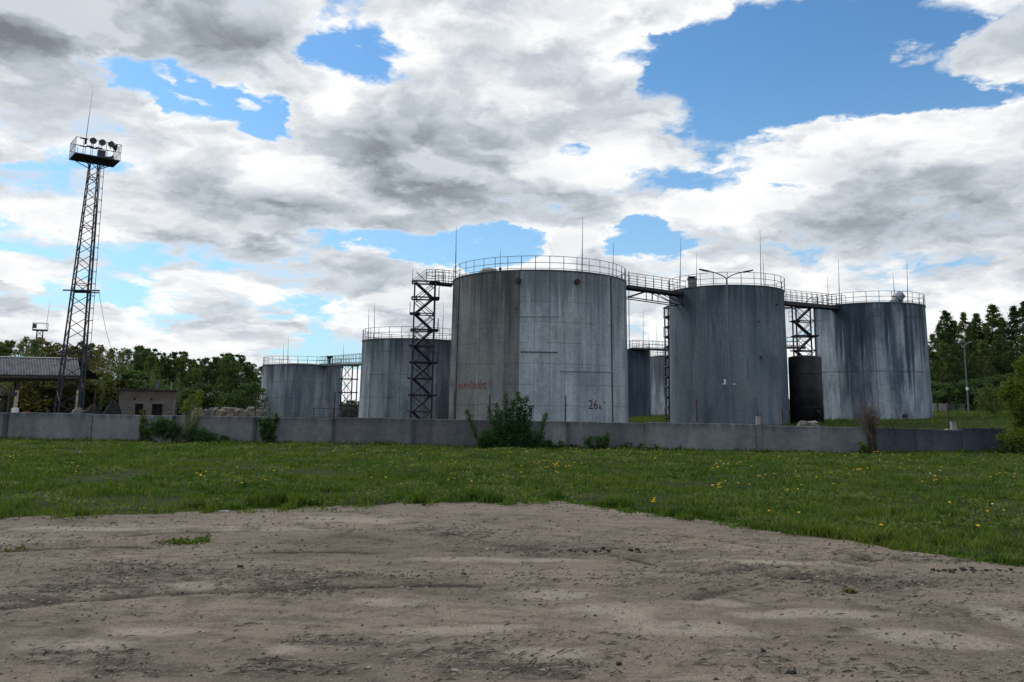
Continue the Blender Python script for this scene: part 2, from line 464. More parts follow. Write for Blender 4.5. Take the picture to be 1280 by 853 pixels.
LITTER = [(110, 735, 130, 22), (190, 712, 120, 10), (360, 725, 140, 14), (100, 825, 120, 12), (180, 842, 110, 14), (330, 838, 110, 14), (560, 830, 130, 16), (680, 838, 110, 14), (420, 805, 90, 10), (560, 668, 90, 6), (330, 745, 90, 8), (1080, 730, 140, 10), (940, 715, 110, 8), (1130, 700, 130, 8), (700, 690, 130, 9)]
def px_blobs(lst, x, y, z=None):
    """soft elongated patches given by photo pixels, laid out on the ground"""
    out = np.zeros_like(x)
    for px, py, rx, ry in lst:
        c = ground_at(px, py); a = ground_at(px + rx, py); b_ = ground_at(px, py - ry)
        sx, sy = max(.05, abs(a.x - c.x)), max(.08, abs(b_.y - c.y))
        wx, wy = (fbm(x * 1.5 + px, y * 1.5, 3) - .5) * 1.2, (fbm(x * 1.5, y * 1.5 + px, 3) - .5) * 1.2
        r2 = ((x - c.x) / sx + wx) ** 2 + ((y - c.y) / sy + wy) ** 2
        out = np.maximum(out, np.clip(1.15 - r2, 0, 1))
    return out
def dirt_z(x, y):
    """top of the bare yard"""
    x = np.asarray(x, float); y = np.asarray(y, float)
    inn = sstep(edge_y(x) - y, 0.0, .5)
    z = base_z(x, y) + .012 + inn * (rut_z(x, y) + (fbm(x * 1.3, y * 1.3, 5, .55) - .5) * .040 + (fbm(x * 9 + 3, y * 9, 3, .6) - .5) * .020 * (.4 + 1.2 * fbm(x * .8 + 50, y * .8, 2)))
    return z

# ------------------------------------------------------------------ ground sheets
def grid_sheet(name, xs, ys, zf, mat):
    X, Y = np.meshgrid(xs, ys); Z = zf(X, Y)
    v = np.stack([X, Y, Z], -1).reshape(-1, 3); nx, ny = len(xs), len(ys)
    i = (np.arange(ny - 1)[:, None] * nx + np.arange(nx - 1)[None]).ravel()
    f = np.stack([i, i + 1, i + 1 + nx, i + nx], 1).ravel()
    return link(name, np_mesh(name, v, f, np.full(len(i), 4), mat, True))

m_, N, b = newmat('meadow_soil')
p = N.pos()
n1, n2, n3 = N.noise(p, .35, 4, .6), N.noise(p, 2.2, 5, .65), N.noise(p, 14, 4, .7)
c = N.mix(n2.step(.3, .7), (.026, .042, .012), (.050, .062, .020))
c = N.mix(n1.step(.52, .72) * .6, c, (.075, .066, .034))
c = N.mix(n3.step(.3, .8), N.mix(1.0, c, (.55, .55, .55), 'MULTIPLY'), c)
N.put(b.inputs['Base Color'], c); b.inputs['Roughness'].default_value = .95; b.inputs['Specular IOR Level'].default_value = .1
N.put(b.inputs['Normal'], N.bump(n2 + n3 * .5, .8, .08))
M['soil'] = m_
def under(x, y):
    dug = sstep(edge_y(x) - y, .25, 1.0) * (np.abs(x) < 39) * (np.asarray(y) > -9)
    return base_z(x, y) - dug * .22
xs = np.unique(np.concatenate([np.linspace(-3000, -80, 26), np.linspace(-80, -24, 50), np.linspace(-24, 26, 200), np.linspace(26, 95, 60), np.linspace(95, 3000, 26)]))
ys = np.unique(np.concatenate([np.linspace(-400, -12, 10), np.linspace(-12, 6, 40), np.linspace(6, 20, 80), np.linspace(20, 60, 90), np.linspace(60, 160, 60), np.linspace(160, 3500, 34)]))
tag(grid_sheet('ground', xs, ys, under, M['soil']), kind='structure')

m_, N, b = newmat('packed_dirt')
p = N.pos(); x, y, z = N.xyz(p)
st = N.vec(x * .35, y * 1.0, z)
a1, a2, a3, a4 = N.noise(st, .55, 5, .62), N.noise(p, 1.7, 6, .65), N.noise(p, 26, 4, .75), N.noise(N.vec(x * .3, y, z), 2.6, 5, .7)
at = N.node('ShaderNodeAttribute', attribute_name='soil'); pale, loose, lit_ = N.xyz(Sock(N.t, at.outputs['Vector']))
a5, a6 = N.noise(N.vec(x * .45, y, z), 7.0, 5, .7), N.noise(p, 60, 3, .7)
c = N.mix(a1.step(.34, .64), (.172, .142, .112), (.250, .208, .164))
c = N.mix((a5.step(.46, .62)) * .50, c, (.092, .073, .056))
c = N.mix((pale * .8 + a5 * 1.3 - .62 + (a3 - .5) * .5).clamp() * pale.step(0.0, .5) * .95, c, (.335, .288, .235))
c = N.mix((lit_ * a5.step(.40, .56)) * .75, c, (.055, .047, .041))
c = N.mix(loose.step(.15, .65) * (a5 * .9 + .45).clamp() * .92, c, (.030, .025, .022))  # ground colour darkened along the sunken lines of the ruts
c = N.mix(a2.step(.50, .74) * .75, c, (.062, .051, .043))
c = N.mix(a1.step(.56, .72) * a4.step(.45, .62) * .85, c, (.335, .288, .235))
c = N.mix(a4.step(.58, .74) * .6, c, (.052, .045, .038))
c = N.mix(a3.step(.30, .50)._b('SUBTRACT', 1.0).abs() * .55, c, (.062, .050, .039))
c = N.mix(a3.step(.58, .74) * .45, c, (.34, .30, .255))
c = N.mix(a6.step(.30, .46)._b('SUBTRACT', 1.0).abs() * .5, c, (.070, .057, .045))
peb = N.voro(p, 42, 0); 
c = N.mix((1.0 - peb.step(.10, .22)) * N.noise(p, 9, 3, .6).step(.52, .62) * .8, c, (.32, .30, .27))
N.put(b.inputs['Base Color'], c); b.inputs['Roughness'].default_value = .95; b.inputs['Specular IOR Level'].default_value = .12
N.put(b.inputs['Normal'], N.bump(a3 * 1.0 + a6 * .5 + a2 * .4 - peb * .5, 1.0, .016))
M['dirt'] = m_
# dirt sheet: rows follow the ragged grass edge, fine near the camera
ts = np.linspace(0, 1, 330)
xs = np.unique(np.concatenate([np.linspace(-39, -13, 30), np.linspace(-13, 13, 620), np.linspace(13, 39, 30)]))
Xg = np.tile(xs, (len(ts), 1)); ye = edge_y(xs) + (fbm(xs * 3, 8.8, 3) - .5) * .25
tcurve = np.where(ts < .06, ts / .06 * .0, 0)
frac = np.clip((ts - .06) / .94, 0, 1)
Yg = np.where(ts[:, None] < .06, -8 + (2.5 + 8) * (ts[:, None] / .06), 2.5 + (ye[None] - 2.5) * frac[:, None])
Zg = dirt_z(Xg, Yg)
v = np.stack([Xg, Yg, Zg], -1).reshape(-1, 3); nx, ny = len(xs), len(ts)
i = (np.arange(ny - 1)[:, None] * nx + np.arange(nx - 1)[None]).ravel()
f = np.stack([i, i + 1, i + 1 + nx, i + nx], 1).ravel()
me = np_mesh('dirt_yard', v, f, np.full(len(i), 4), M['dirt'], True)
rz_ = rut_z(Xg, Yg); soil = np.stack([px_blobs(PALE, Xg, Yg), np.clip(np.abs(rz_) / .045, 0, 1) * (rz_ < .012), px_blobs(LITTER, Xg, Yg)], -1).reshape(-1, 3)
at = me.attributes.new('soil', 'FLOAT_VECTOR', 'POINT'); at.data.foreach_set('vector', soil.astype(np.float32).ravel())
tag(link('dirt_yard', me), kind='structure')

# ------------------------------------------------------------------ concrete boundary wall
M['wall'] = concrete('wall_concrete', (.235, .245, .258), (.150, .160, .175), .45, warm=(.185, .178, .168), top=.95, band=.3, rimh=.45, pan=.30)
M['wall_blue'] = concrete('stained_wall_concrete', (.105, .125, .155), (.055, .070, .095), .4, warm=(.12, .12, .118), top=.9, rimh=.5)
WALL = [(-130, 41.0), (-60, 40.8), (10, 40.5), (115, 40.1), (217, 39.7), (319, 39.3), (417, 38.9), (517, 38.85), (612, 38.85), (710, 38.8), (806, 38.5), (948, 38.0), (1083, 37.3)]
def wall_top(px): return float(np.interp(px, [0, 417, 700, 948, 1083, 1258], [.93, .92, .93, .88, .87, .80]))
def wall_pt(px, D): return Vector((X_at(px, D, 540), D, 0))
def slab(a, b, za, zb, base, th, gap=.02, name='panel', mat=None, parent=None, skew=0.0):
    """one upright concrete panel between two plan points, tops za / zb, edges chamfered"""
    d = (b - a); L = d.length; d.normalize(); n = Vector((d.y, -d.x, 0))
    mb = MB(); c = .025
    prof = [(-th / 2, base), (-th / 2, -c), (-th / 2 + c, 0), (th / 2 - c, 0), (th / 2, -c), (th / 2, base)]
    vs = []
    segs = 7; jit = [random.uniform(-.012, .008) for _ in range(segs + 1)]
    for k in range(segs + 1):
        t = gap / 2 + (L - gap) * k / segs
        zt = za + (zb - za) * k / segs + jit[k]
        for o, zz in prof:
            q = a + d * t + n * (-o + skew)
            vs.append((q.x, q.y, base if zz == base else zt + zz))
    m6 = len(prof); fs = []
    for k in range(segs):
        for j in range(m6 - 1):
            fs.append((k * m6 + j, k * m6 + j + 1, (k + 1) * m6 + j + 1, (k + 1) * m6 + j))
    fs += [tuple(range(m6 - 1, -1, -1)), tuple(range(segs * m6, (segs + 1) * m6))]
    return mb.add(vs, fs).build(name, mat, parent)
wl = tag(thing('concrete_wall', 'long low grey concrete panel wall between the meadow and the tanks', 'wall', (0, 0, 0)), kind='thing')
for k in range(len(WALL) - 1):
    (p0, d0), (p1, d1) = WALL[k], WALL[k + 1]
    dz = random.uniform(-.02, .02)
    slab(wall_pt(p0, d0), wall_pt(p1, d1), wall_top(p0) + dz, wall_top(p1) + dz + random.uniform(-.015, .015), -.75, .14, .055, 'panel', M['wall'], wl, random.uniform(-.025, .025))
for p0, d0, wd in ((948, 38.0, .24), (7, 40.5, .16), (710, 38.8, .12), (319, 39.3, .14), (417, 38.9, .12), (217, 39.7, .12), (517, 38.85, .10)):
    c = wall_pt(p0, d0); zt = wall_top(p0) - (.0 if p0 == 948 else .06)
    MB().box((c.x, c.y - .11 - .01 * wd, (zt - .75) / 2 + .012), (wd, .10, zt + .75)).build('post', M['wall_blue'] if p0 != 948 else M['wall'], wl)
w2 = tag(thing('concrete_wall', 'dark blue grey stained concrete wall section right of the dead bush', 'wall', (0, 0, 0)), kind='thing')
W2 = [(1087, 37.4, .86), (1142, 38.5, .80), (1200, 39.9, .72), (1258, 41.2, .84)]
for k in range(3):
    a_, b_ = W2[k], W2[k + 1]
    slab(wall_pt(a_[0], a_[1]), wall_pt(b_[0], b_[1]), a_[2] if k < 2 else .84, b_[2], -.75, .15, .03, 'panel', M['wall_blue'], w2, random.uniform(-.02, .02))
# little concrete stump with an iron bracket on the pilaster
c = wall_pt(948, 38.0)
st = thing('valve_stub', 'small rusty valve post on top of the wall pilaster', 'valve', (c.x, c.y + .0, .885))
MB().box((0, 0, .20), (.17, .16, .40)).build('base', M['stone'], st)
MB().box((0, 0, .415), (.30, .05, .03)).tube((0, 0, .40), (0, 0, .72), .022).build('stem', M['rust'], st)
MB().ring((0, 0, .60), .10, .014, 16).build('handwheel', M['rust'], st)
c = wall_pt(1199, 40.0)
st = thing('concrete_stump', 'small pale concrete stump behind the stained right wall section', 'stump', (c.x, c.y + .5, float(base_z(c.x, c.y + .5))))
MB().box((0, 0, .7), (.22, .22, 1.45)).build('shaft', M['stone'], st); MB().box((-.08, 0, 1.05), (.55, .3, .07)).build('slab', M['stone'], st)

# thin iron fence posts behind the wall
for px, y0, D, lab in ((612, 494, 40.2, 'rusty iron fence post behind the wall among the tall shrub shoots'), (707, 495, 40.0, 'rusty iron fence post behind the wall right of the big shrub'),
                   (871, 500, 40.0, 'thin iron fence post in front of the tank with the double lamp'), (978, 512, 40.0, 'short iron fence post near the right edge of the lamp tank'),
                   (319, 490, 41.5, 'thin iron fence post left of the lowest far tank'), (418, 490, 41.0, 'thin iron fence post at the right edge of the lowest far tank'),
                   (1185, 503, 43.0, 'thin iron fence post on the grass right of the last tank'), (568, 490, 40.6, 'thin iron fence post below the red lettering'),
                   (117, 488, 44.0, 'thin iron fence post between lattice mast and brick hut')):
    x0 = X_at(px, D, 515); zt = Z_at(px, y0, D); zb = float(base_z(x0, D)) - .1
    o = thing('fence_post', lab, 'post', (x0, D, zb), 0, 'iron posts behind the wall')
    MB().box((0, 0, (zt - zb) / 2), (.055, .055, zt - zb)).build('shaft', M['rust'], o)
    MB().box((.05, 0, (zt - zb) * .82), (.09, .02, .03)).build('hook', M['rust'], o)

# ------------------------------------------------------------------ tanks
def railing(parent, R, z, n, h=1.1, r=.022, rails=(1.0, .52, .10), arc=None, mat='rail', a0=0.0):
    """ring of rails with its posts as sub-parts"""
    mb = MB()
    for q in rails:
        if arc is None: mb.ring((0, 0, z + h * q), R, r, 72, 4)
        else:
            pts = [Vector((R * math.cos(a), R * math.sin(a), z + h * q)) for a in np.linspace(arc[0], arc[1], 60)]
            mb.path(pts, r, 4)
    o = mb.build('railing', M[mat], parent)
    me = MB().tube((0, 0, 0), (0, 0, h), r * 1.25, n=4).mesh('rail_post', M[mat])
    for k in range(n):
        a = (2 * PI * k / n + a0) if arc is None else arc[0] + (arc[1] - arc[0]) * k / (n - 1)
        link('rail_post', me, o, (R * math.cos(a), R * math.sin(a), z), a)
    return o
def tank(px, D, R, ztop, zbase, label, npan, mat, nposts, curved=True, gap=.016, taper=.985, rings=True, group='concrete storage tanks', rail_gap=0.0, arc=None, pxy=480):
    cx = X_at(px, D, pxy); H = ztop - zbase
    t = thing('storage_tank', label, 'tank', (cx, D, zbase), 0, group)
    # inner shell that closes the joints
    MB().lathe([(R - .12, -.6), (R * taper - .12, H - .02)], 64).build('inner_shell', M['dark'], t, True)
    # wall panels, shared mesh, gaps open to the shell
    da = 2 * PI / npan; g = gap / R; segs = 3 if curved else 1
    vs, fs = [], []
    levels = [-.6, H * .5, H]
    for li, zz in enumerate(levels):
        rr = R + (R * taper - R) * max(0, zz) / H
        for k in range(segs + 1):
            a = -da / 2 + g + (da - 2 * g) * k / segs
            for q in (rr, rr - .10): vs.append((q * math.cos(a), q * math.sin(a), zz))
    w = 2 * (segs + 1)
    for li in range(2):
        for k in range(segs):
            i0 = li * w + k * 2; i1 = i0 + 2
            fs += [(i0, i1, i1 + w, i0 + w), (i1 + 1, i0 + 1, i0 + 1 + w, i1 + 1 + w)]
        i0 = li * w; fs.append((i0 + 1, i0, i0 + w, i0 + w + 1))
        i0 = li * w + segs * 2; fs.append((i0, i0 + 1, i0 + w + 1, i0 + w))
    for k in range(segs): fs.append((2 * w + 2 * k, 2 * w + 2 * k + 2, 2 * w + 2 * k + 3, 2 * w + 2 * k + 1))
    mb = MB(); mb.add(vs, fs); me = mb.mesh('wall_panel', mat)
    for k in range(npan):
        o = link('wall_panel', me, t, (0, 0, 0), da * k)
        s_ = 1 + random.uniform(-.0016, .0016); o.scale = (s_, s_, 1)
    Rt = R * taper
    MB().lathe([(Rt + .045, H + .002), (Rt + .045, H + .10), (Rt * .9, H + .14), (Rt * .5, H + .30), (.1, H + .38)], 72).build('roof', M['roofcap'], t)
    railing(t, Rt - .03 + rail_gap, H + .10, nposts, arc=arc)
    return t
M['roofcap'] = flatmat('roof_edge', (.075, .082, .090), .9, 0, .35, 2)
ZT = Z_at(672, 356, 72) - .0                     # common top level of the three front tanks
c1 = concrete('tank_concrete_main', (.50, .545, .595), (.25, .288, .335), .85, lines=1.62, warm=(.30, .295, .265), top=ZT, band=.5, pan=.14, drip=.75, drop=8.0)
c1b = concrete('tank_concrete_brown', (.27, .28, .275), (.13, .143, .152), 1.0, lines=1.62, warm=(.22, .21, .18), top=ZT, band=.5, pan=.16, drip=.7, drop=9.0)
c2 = concrete('tank_concrete_blue', (.205, .245, .292), (.105, .135, .175), .85, warm=(.23, .235, .225), top=ZT, band=.55, pan=.09, drip=.55, drop=8.0)
c3 = concrete('tank_concrete_streaked', (.40, .46, .53), (.080, .110, .158), 1.0, lines=5.4, warm=(.30, .305, .29), top=ZT, band=.35, pan=.22, drip=.95, drop=11.0)
c4 = concrete('tank_concrete_old', (.37, .41, .45), (.130, .16, .205), 1.0, lines=2.2, warm=(.30, .295, .27), top=7.8, band=.45, pan=.22, drip=.9, drop=7.0)
c6 = concrete('tank_concrete_dark', (.10, .13, .175), (.035, .05, .08), 1.2, warm=(.10, .11, .12), top=10)
M['tank'] = c1
T1 = tank(673, 72, 7.72, ZT, -.35, 'largest front concrete tank with red lettering and painted number', 40, c1, 42, gap=.010)
T2 = tank(910, 77, 5.32, ZT + .12, .15, 'blue grey concrete tank behind the tall double-arm lamp', 30, c2, 28, rail_gap=.12, gap=.005)
T3 = tank(1091, 86, 5.42, ZT - .06, .85, 'rightmost concrete tank with broad dark streaks and tilted vent on top', 28, c3, 28, curved=False)
z4 = Z_at(510, 429, 85)
T4 = tank(516, 85, 5.35, z4, -.3, 'shorter concrete tank behind the zigzag stair tower', 28, c4, 26, curved=False)
z5 = Z_at(377, 458.5, 120)
T5 = tank(377, 120, 5.6, z5, -.3, 'lowest far concrete tank at left near the wood', 28, c4, 26, curved=False)
z6 = Z_at(780, 440, 124)
T6 = tank(767, 124, 5.5, z6, 0, 'dark distant tank glimpsed right behind the largest tank', 28, c6, 26, curved=False)
z7 = Z_at(830, 447, 149)
T7 = tank(856, 149, 6.2, z7, 0.2, 'pale distant tank seen in the gap beside the slim stair tower', 28, c4, 26, curved=False)
# fittings on the tanks
def on_shell(t, R, px, py, out=.0):
    """point and outward angle where pixel meets the shell of a tank"""
    c = t.location; d = ray(px, py); o = Vector((0, 0, EYE))
    a = d.x ** 2 + d.y ** 2; b2 = 2 * ((o.x - c.x) * d.x + (o.y - c.y) * d.y); cc = (o.x - c.x) ** 2 + (o.y - c.y) ** 2 - R ** 2
    k = (-b2 - math.sqrt(max(0, b2 * b2 - 4 * a * cc))) / (2 * a); p = o + d * k
    ang = math.atan2(p.y - c.y, p.x - c.x)
    return Vector((p.x - c.x, p.y - c.y, p.z - c.z)), ang
_, a_seam = on_shell(T1, 7.72, 646, 450); _, a_left = on_shell(T1, 7.72, 572, 450)
brown = None
for ch in T1.children:
    if ch.name.startswith('wall_panel'):
        a_ = (ch.rotation_euler.z + PI) % (2 * PI) - PI
        d_ = (a_seam - a_) % (2 * PI)
        if 0 < d_ < 2.2:
            if brown is None: brown = ch.data.copy(); brown.materials[0] = c1b
            ch.data = brown
for px, py in ((648.5, 351), (720.5, 352.5)):
    q, a = on_shell(T1, 7.62, px, py); n = Vector((math.cos(a), math.sin(a), 0))
    MB().tube(q - n * .2, q + n * .32, .21, n=12).build('overflow_pipe', M['rust'], T1)
for px0, px1, py in ((651, 697, 440), (700, 765, 464), (648, 700, 395)):
    mb = MB(); last = None
    for px in np.linspace(px0, px1, 7):
        q, a = on_shell(T1, 7.72, px, py + .014 * (px - px0)); n = Vector((math.cos(a), math.sin(a), 0))
        if last is not None: mb.bar(last, q + n * .02, .05)
        last = q + n * .02
    mb.build('ledge', c1 if py != 440 else M['rust'], T1)
for tt, R_, px, py, s_ in ((T2, 5.3, 971, 381, .16), (T2, 5.3, 948, 402, .14), (T2, 5.3, 951, 447, .2), (T1, 7.68, 645, 385, .1), (T3, 5.5, 1131, 520, .35), (T1, 7.7, 790, 513, .0)):
    if s_ == 0: continue
    q, a = on_shell(tt, R_, px, py); n = Vector((math.cos(a), math.sin(a), 0))
    MB().box(q + n * s_ * .3, (s_ * .7, s_, s_), a).build('bracket', M['rust'], tt)
q = Vector((5.3, -.4, ZT - T2.location.z - 1.2)); MB().tube(q, q + Vector((.55, -.1, 0)), .09, n=8).build('drain_spout', M['rust'], T2)
# tilted vent on the last tank, small chimney on the second, dome hatch on the first
v3 = Vector((X_at(1116, 83.5, 380) - T3.location.x, -2.5, ZT - T3.location.z + .2))
MB().tube(v3, v3 + Vector((.45, 0, .50)), .40, n=14).tube(v3 + Vector((.45, 0, .50)), v3 + Vector((.62, 0, .70)), .55, n=14).tube(v3 + Vector((.62, 0, .70)), v3 + Vector((.95, 0, 1.02)), .46, n=14).build('tilted_vent', M['galv'], T3)
v2 = Vector((X_at(864.5, 75, 360) - T2.location.x, -2.2, ZT - T2.location.z + .2))
vb = MB().box(v2 + Vector((0, 0, .45)), (.62, .62, .9)).build('vent_shaft', M['stone'], T2)
MB().box(v2 + Vector((0, 0, .93)), (.78, .78, .10)).box(v2 + Vector((0, 0, 1.12)), (.7, .7, .05)).box(v2 + Vector((0, 0, .5)), (.70, .70, .06)).build('vent_cap', M['rust'], vb)
v1 = Vector((X_at(610, 66, 345) - T1.location.x, -3.6, ZT - T1.location.z + .1))
MB().lathe([(.95, 0), (.9, .3), (.6, .62), (.15, .75)], 16, v1).build('hatch_dome', M['stone'], T1, True)
v1 = Vector((X_at(625, 66, 345) - T1.location.x, -5.2, ZT - T1.location.z + .1))
MB().tube(v1, v1 + Vector((0, 0, .45)), .05).tube(v1 + Vector((0, 0, .3)), v1 + Vector((0, 0, .5)), .11, n=8).build('rod_base', M['rust'], T1)
# concrete stiffening rib left of the lettering and dark joints on tank one
for px, w_ in ((569, .10), (765.5, .10)):
    q0, a = on_shell(T1, 7.72, px, 520); 
    for nm in ('joint_strip',):
        H1 = ZT - T1.location.z
        mb = MB()
        for k in range(8):
            za, zb = H1 * k / 8, H1 * (k + 1) / 8
            ra, rb = 7.72 * (1 - .015 * za / H1) + .012, 7.72 * (1 - .015 * zb / H1) + .012
            mb.bar(Vector((ra * math.cos(a), ra * math.sin(a), za)), Vector((rb * math.cos(a), rb * math.sin(a), zb)), w_)
        mb.build(nm, M['darkstrip'] if 'darkstrip' in M else M['roofcap'], T1)

# lettering wrapped on the shell
def wrap_text(txt, size, t, R, px, py, mat, name, sx=1.0):
    cu = bpy.data.curves.new(name, 'FONT'); cu.body = txt; cu.size = size; cu.extrude = 0.0; cu.resolution_u = 3
    tmp = bpy.data.objects.new(name, cu); COL.objects.link(tmp); bpy.context.view_layer.update()
    me = bpy.data.meshes.new_from_object(tmp.evaluated_get(bpy.context.evaluated_depsgraph_get()))
    bpy.data.objects.remove(tmp); bpy.data.curves.remove(cu)
    q, a = on_shell(t, R, px, py)
    bm = bmesh.new(); bm.from_mesh(me)
    bmesh.ops.triangulate(bm, faces=bm.faces); 
    H1 = ZT - t.location.z
    for v_ in bm.verts:
        zz = q.z + v_.co.y; rr = R * (1 - .015 * zz / H1) + .014; aa = a + v_.co.x * sx / R
        v_.co = (rr * math.cos(aa), rr * math.sin(aa), zz)
    bm.to_mesh(me); bm.free(); me.materials.clear(); me.materials.append(mat)
    return link(name, me, t)
wrap_text('esmēkēt !', .98, T1, 7.72, 573, 486.5, M['redpaint'], 'lettering', .98)
wrap_text('26', 1.02, T1, 7.72, 735.5, 511.5, M['darkpaint'], 'painted_number', .95)
wrap_text('к', .62, T1, 7.72, 748.6, 512.2, M['darkpaint'], 'painted_mark', .95)
wrap_text('·', 1.3, T1, 7.72, 754.5, 510.5, M['darkpaint'], 'painted_mark', .95)
q, a = on_shell(T1, 7.72, 569.5, 481)
mb = MB()
for k in range(14):
    aa = a + random.uniform(-.002, .035); zz = q.z + random.uniform(-.35, .3); rr = 7.72 * .993 + .012
    mb.box((rr * math.cos(aa), rr * math.sin(aa), zz), (.012, random.uniform(.08, .28), random.uniform(.10, .40)), aa)
mb.build('rust_smear', M['rustpaint'], T1)

# black tarred upright tank with its ladder
D8 = 75.5; x8 = X_at(1007.5, D8, 490); z8 = Z_at(1007, 447, D8); b8 = float(base_z(x8, D8)) - .1
t8 = thing('black_tank', 'narrow black tarred steel tank between the two right concrete tanks', 'tank', (x8, D8, b8))
H8 = z8 - b8; R8 = 1.44
MB().lathe([(R8, 0), (R8, H8 * .5), (R8, H8), (R8 * .7, H8 + .12), (.1, H8 + .2)], 40).build('shell', M['tar'], t8, True)
for k in range(1, 4): MB().ring((0, 0, H8 * k / 4), R8, .035, 40).build('weld_ring', M['tar'], t8)
mb = MB()
for s_ in (-.2, .2): mb.tube((-R8 - .25, s_, .2), (-R8 - .25, s_, H8 + .7), .03)
for k in range(18): mb.tube((-R8 - .25, -.2, .3 + k * .32), (-R8 - .25, .2, .3 + k * .32), .018)
mb.build('ladder', M['steel'], t8)
mb = MB()
for k in range(3):
    zz = H8 - .9 + k * .75
    mb.path([Vector((-R8 - .25 - .55 * math.sin(t_), .45 * math.cos(t_) , zz)) for t_ in np.linspace(.2, PI - .2, 9)], .022, 4)
mb.build('ladder_cage', M['steel'], t8)
MB().tube((R8 * .35, -R8 * .9, 1.1), (R8 * .35, -R8 * .9 - .35, 1.1), .16, n=10).build('outlet', M['rust'], t8)
# broken concrete block in front of it
D = 66; x0 = X_at(1009.5, D, 525)
def rubble_mesh(name, d, mat, seed, cuts=2, amp=.16):
    bm = bmesh.new(); bmesh.ops.create_cube(bm, size=1.0)
    bmesh.ops.subdivide_edges(bm, edges=bm.edges, cuts=cuts, use_grid_fill=True)
    r_ = random.Random(seed)
    for v_ in bm.verts:
        k = 1 - .10 * (abs(v_.co.x * v_.co.y) + abs(v_.co.z * v_.co.x) + abs(v_.co.y * v_.co.z)) * 2
        v_.co = Vector((v_.co.x * d[0], v_.co.y * d[1], (v_.co.z + .5) * d[2])) * k + Vector([r_.uniform(-amp, amp) * min(d) for _ in range(3)])
    me = bpy.data.meshes.new(name); bm.to_mesh(me); bm.free(); me.materials.append(mat); return me
o = link('concrete_block', rubble_mesh('concrete_block', (1.45, 1.0, .75), M['stone'], 5), None, (x0, D, float(base_z(x0, D)) - .1), .2)
tag(o, 'squat broken concrete block on the grass before the black tank', 'block')

# ------------------------------------------------------------------ steelwork
def walkway(A, B, width, label, rail_h=1.1, n=8, truss=None, group='steel gangways between tanks', beam=.26, posts_both=True):
    """level gangway between two world points"""
    A, B = Vector(A), Vector(B); L = (B - A).length; az_ = math.atan2((B - A).y, (B - A).x); tilt = (B.z - A.z)
    t = thing('gangway', label, 'gangway', A, az_, group)
    zl = lambda u: tilt * u / L
    Lh = math.hypot((B - A).x, (B - A).y)
    up = Vector((0, 0, 1))
    MB().add([(0, -width / 2, -.04), (Lh, -width / 2, tilt - .04), (Lh, width / 2, tilt - .04), (0, width / 2, -.04), (0, -width / 2, 0), (Lh, -width / 2, tilt), (Lh, width / 2, tilt), (0, width / 2, 0)],
             [(3, 2, 1, 0), (4, 5, 6, 7), (0, 1, 5, 4), (1, 2, 6, 5), (2, 3, 7, 6), (3, 0, 4, 7)]).build('deck', M['steel'], t)
    for s_ in (-1, 1):
        yy = s_ * width / 2
        MB().add([(0, yy - .05, -beam), (Lh, yy - .05, tilt - beam), (Lh, yy + .05, tilt - beam), (0, yy + .05, -beam), (0, yy - .05, .02), (Lh, yy - .05, tilt + .02), (Lh, yy + .05, tilt + .02), (0, yy + .05, .02)],
             [(3, 2, 1, 0), (4, 5, 6, 7), (0, 1, 5, 4), (1, 2, 6, 5), (2, 3, 7, 6), (3, 0, 4, 7)]).build('beam', M['steel'], t)
        mb = MB()
        for q in (1.0, .55, .15): mb.tube((0, yy, rail_h * q), (Lh, yy, tilt + rail_h * q), .024, n=4)
        o = mb.build('railing', M['rail'], t)
        for k in range(n + 1):
            u = Lh * k / n
            MB().tube((u, yy, tilt * k / n), (u, yy, tilt * k / n + rail_h), .027, n=4).build('rail_post', M['rail'], o)
    if truss:
        dz = truss
        for s_ in (-1, 1):
            yy = s_ * width * .4
            MB().tube((0, yy, -dz + .1), (Lh, yy, -dz + tilt), .05, n=5).build('lower_chord', M['steel'], t)
            for (u0, z0, u1, z1) in ((0, -dz, .42 * Lh, -beam), (.42 * Lh, -beam, 1.0 * Lh, -dz + tilt), (.55 * Lh, -beam, Lh, -dz * 1.05 + tilt), (.42 * Lh, -beam, .42 * Lh, -dz), (.52 * Lh, -beam, .52 * Lh, -dz)):
                MB().tube((u0, yy, z0 + .05), (u1, yy, z1 + .05), .04, n=5).build('truss_brace', M['steel'], t)
    return t
def zt(px, py, D): return P(px, py, D)
# tank one -> tank two, tank two -> tank three, stair -> tank one, far ones
walkway(zt(781, 357.5, 72.0), zt(852, 367, 75.0), 1.1, 'steel gangway bridging the largest tank and the lamp tank', n=7, truss=1.15)
walkway(zt(976, 377, 77.5), zt(1052, 384, 84), 1.0, 'steel gangway bridging the lamp tank and the rightmost tank', n=12, beam=.34)
walkway(zt(542, 353.5, 70.8), zt(567, 356, 71.5), 1.0, 'short steel gangway from the zigzag stair top to the largest tank', n=3, beam=.16)
walkway(zt(404, 456, 117), zt(459, 454.5, 92), 1.0, 'steel gangway between the lowest tank and the shorter tank', n=14, beam=.22)
walkway(zt(789, 435, 119), zt(846, 437.5, 121), 1.0, 'distant steel gangway in the gap behind the slim stair tower', n=7, beam=.22)
walkway(zt(966, 433.5, 100), zt(1003, 433.5, 96), 1.0, 'distant steel gangway right of the lamp tank meeting the dark stairs', n=5, beam=.25)
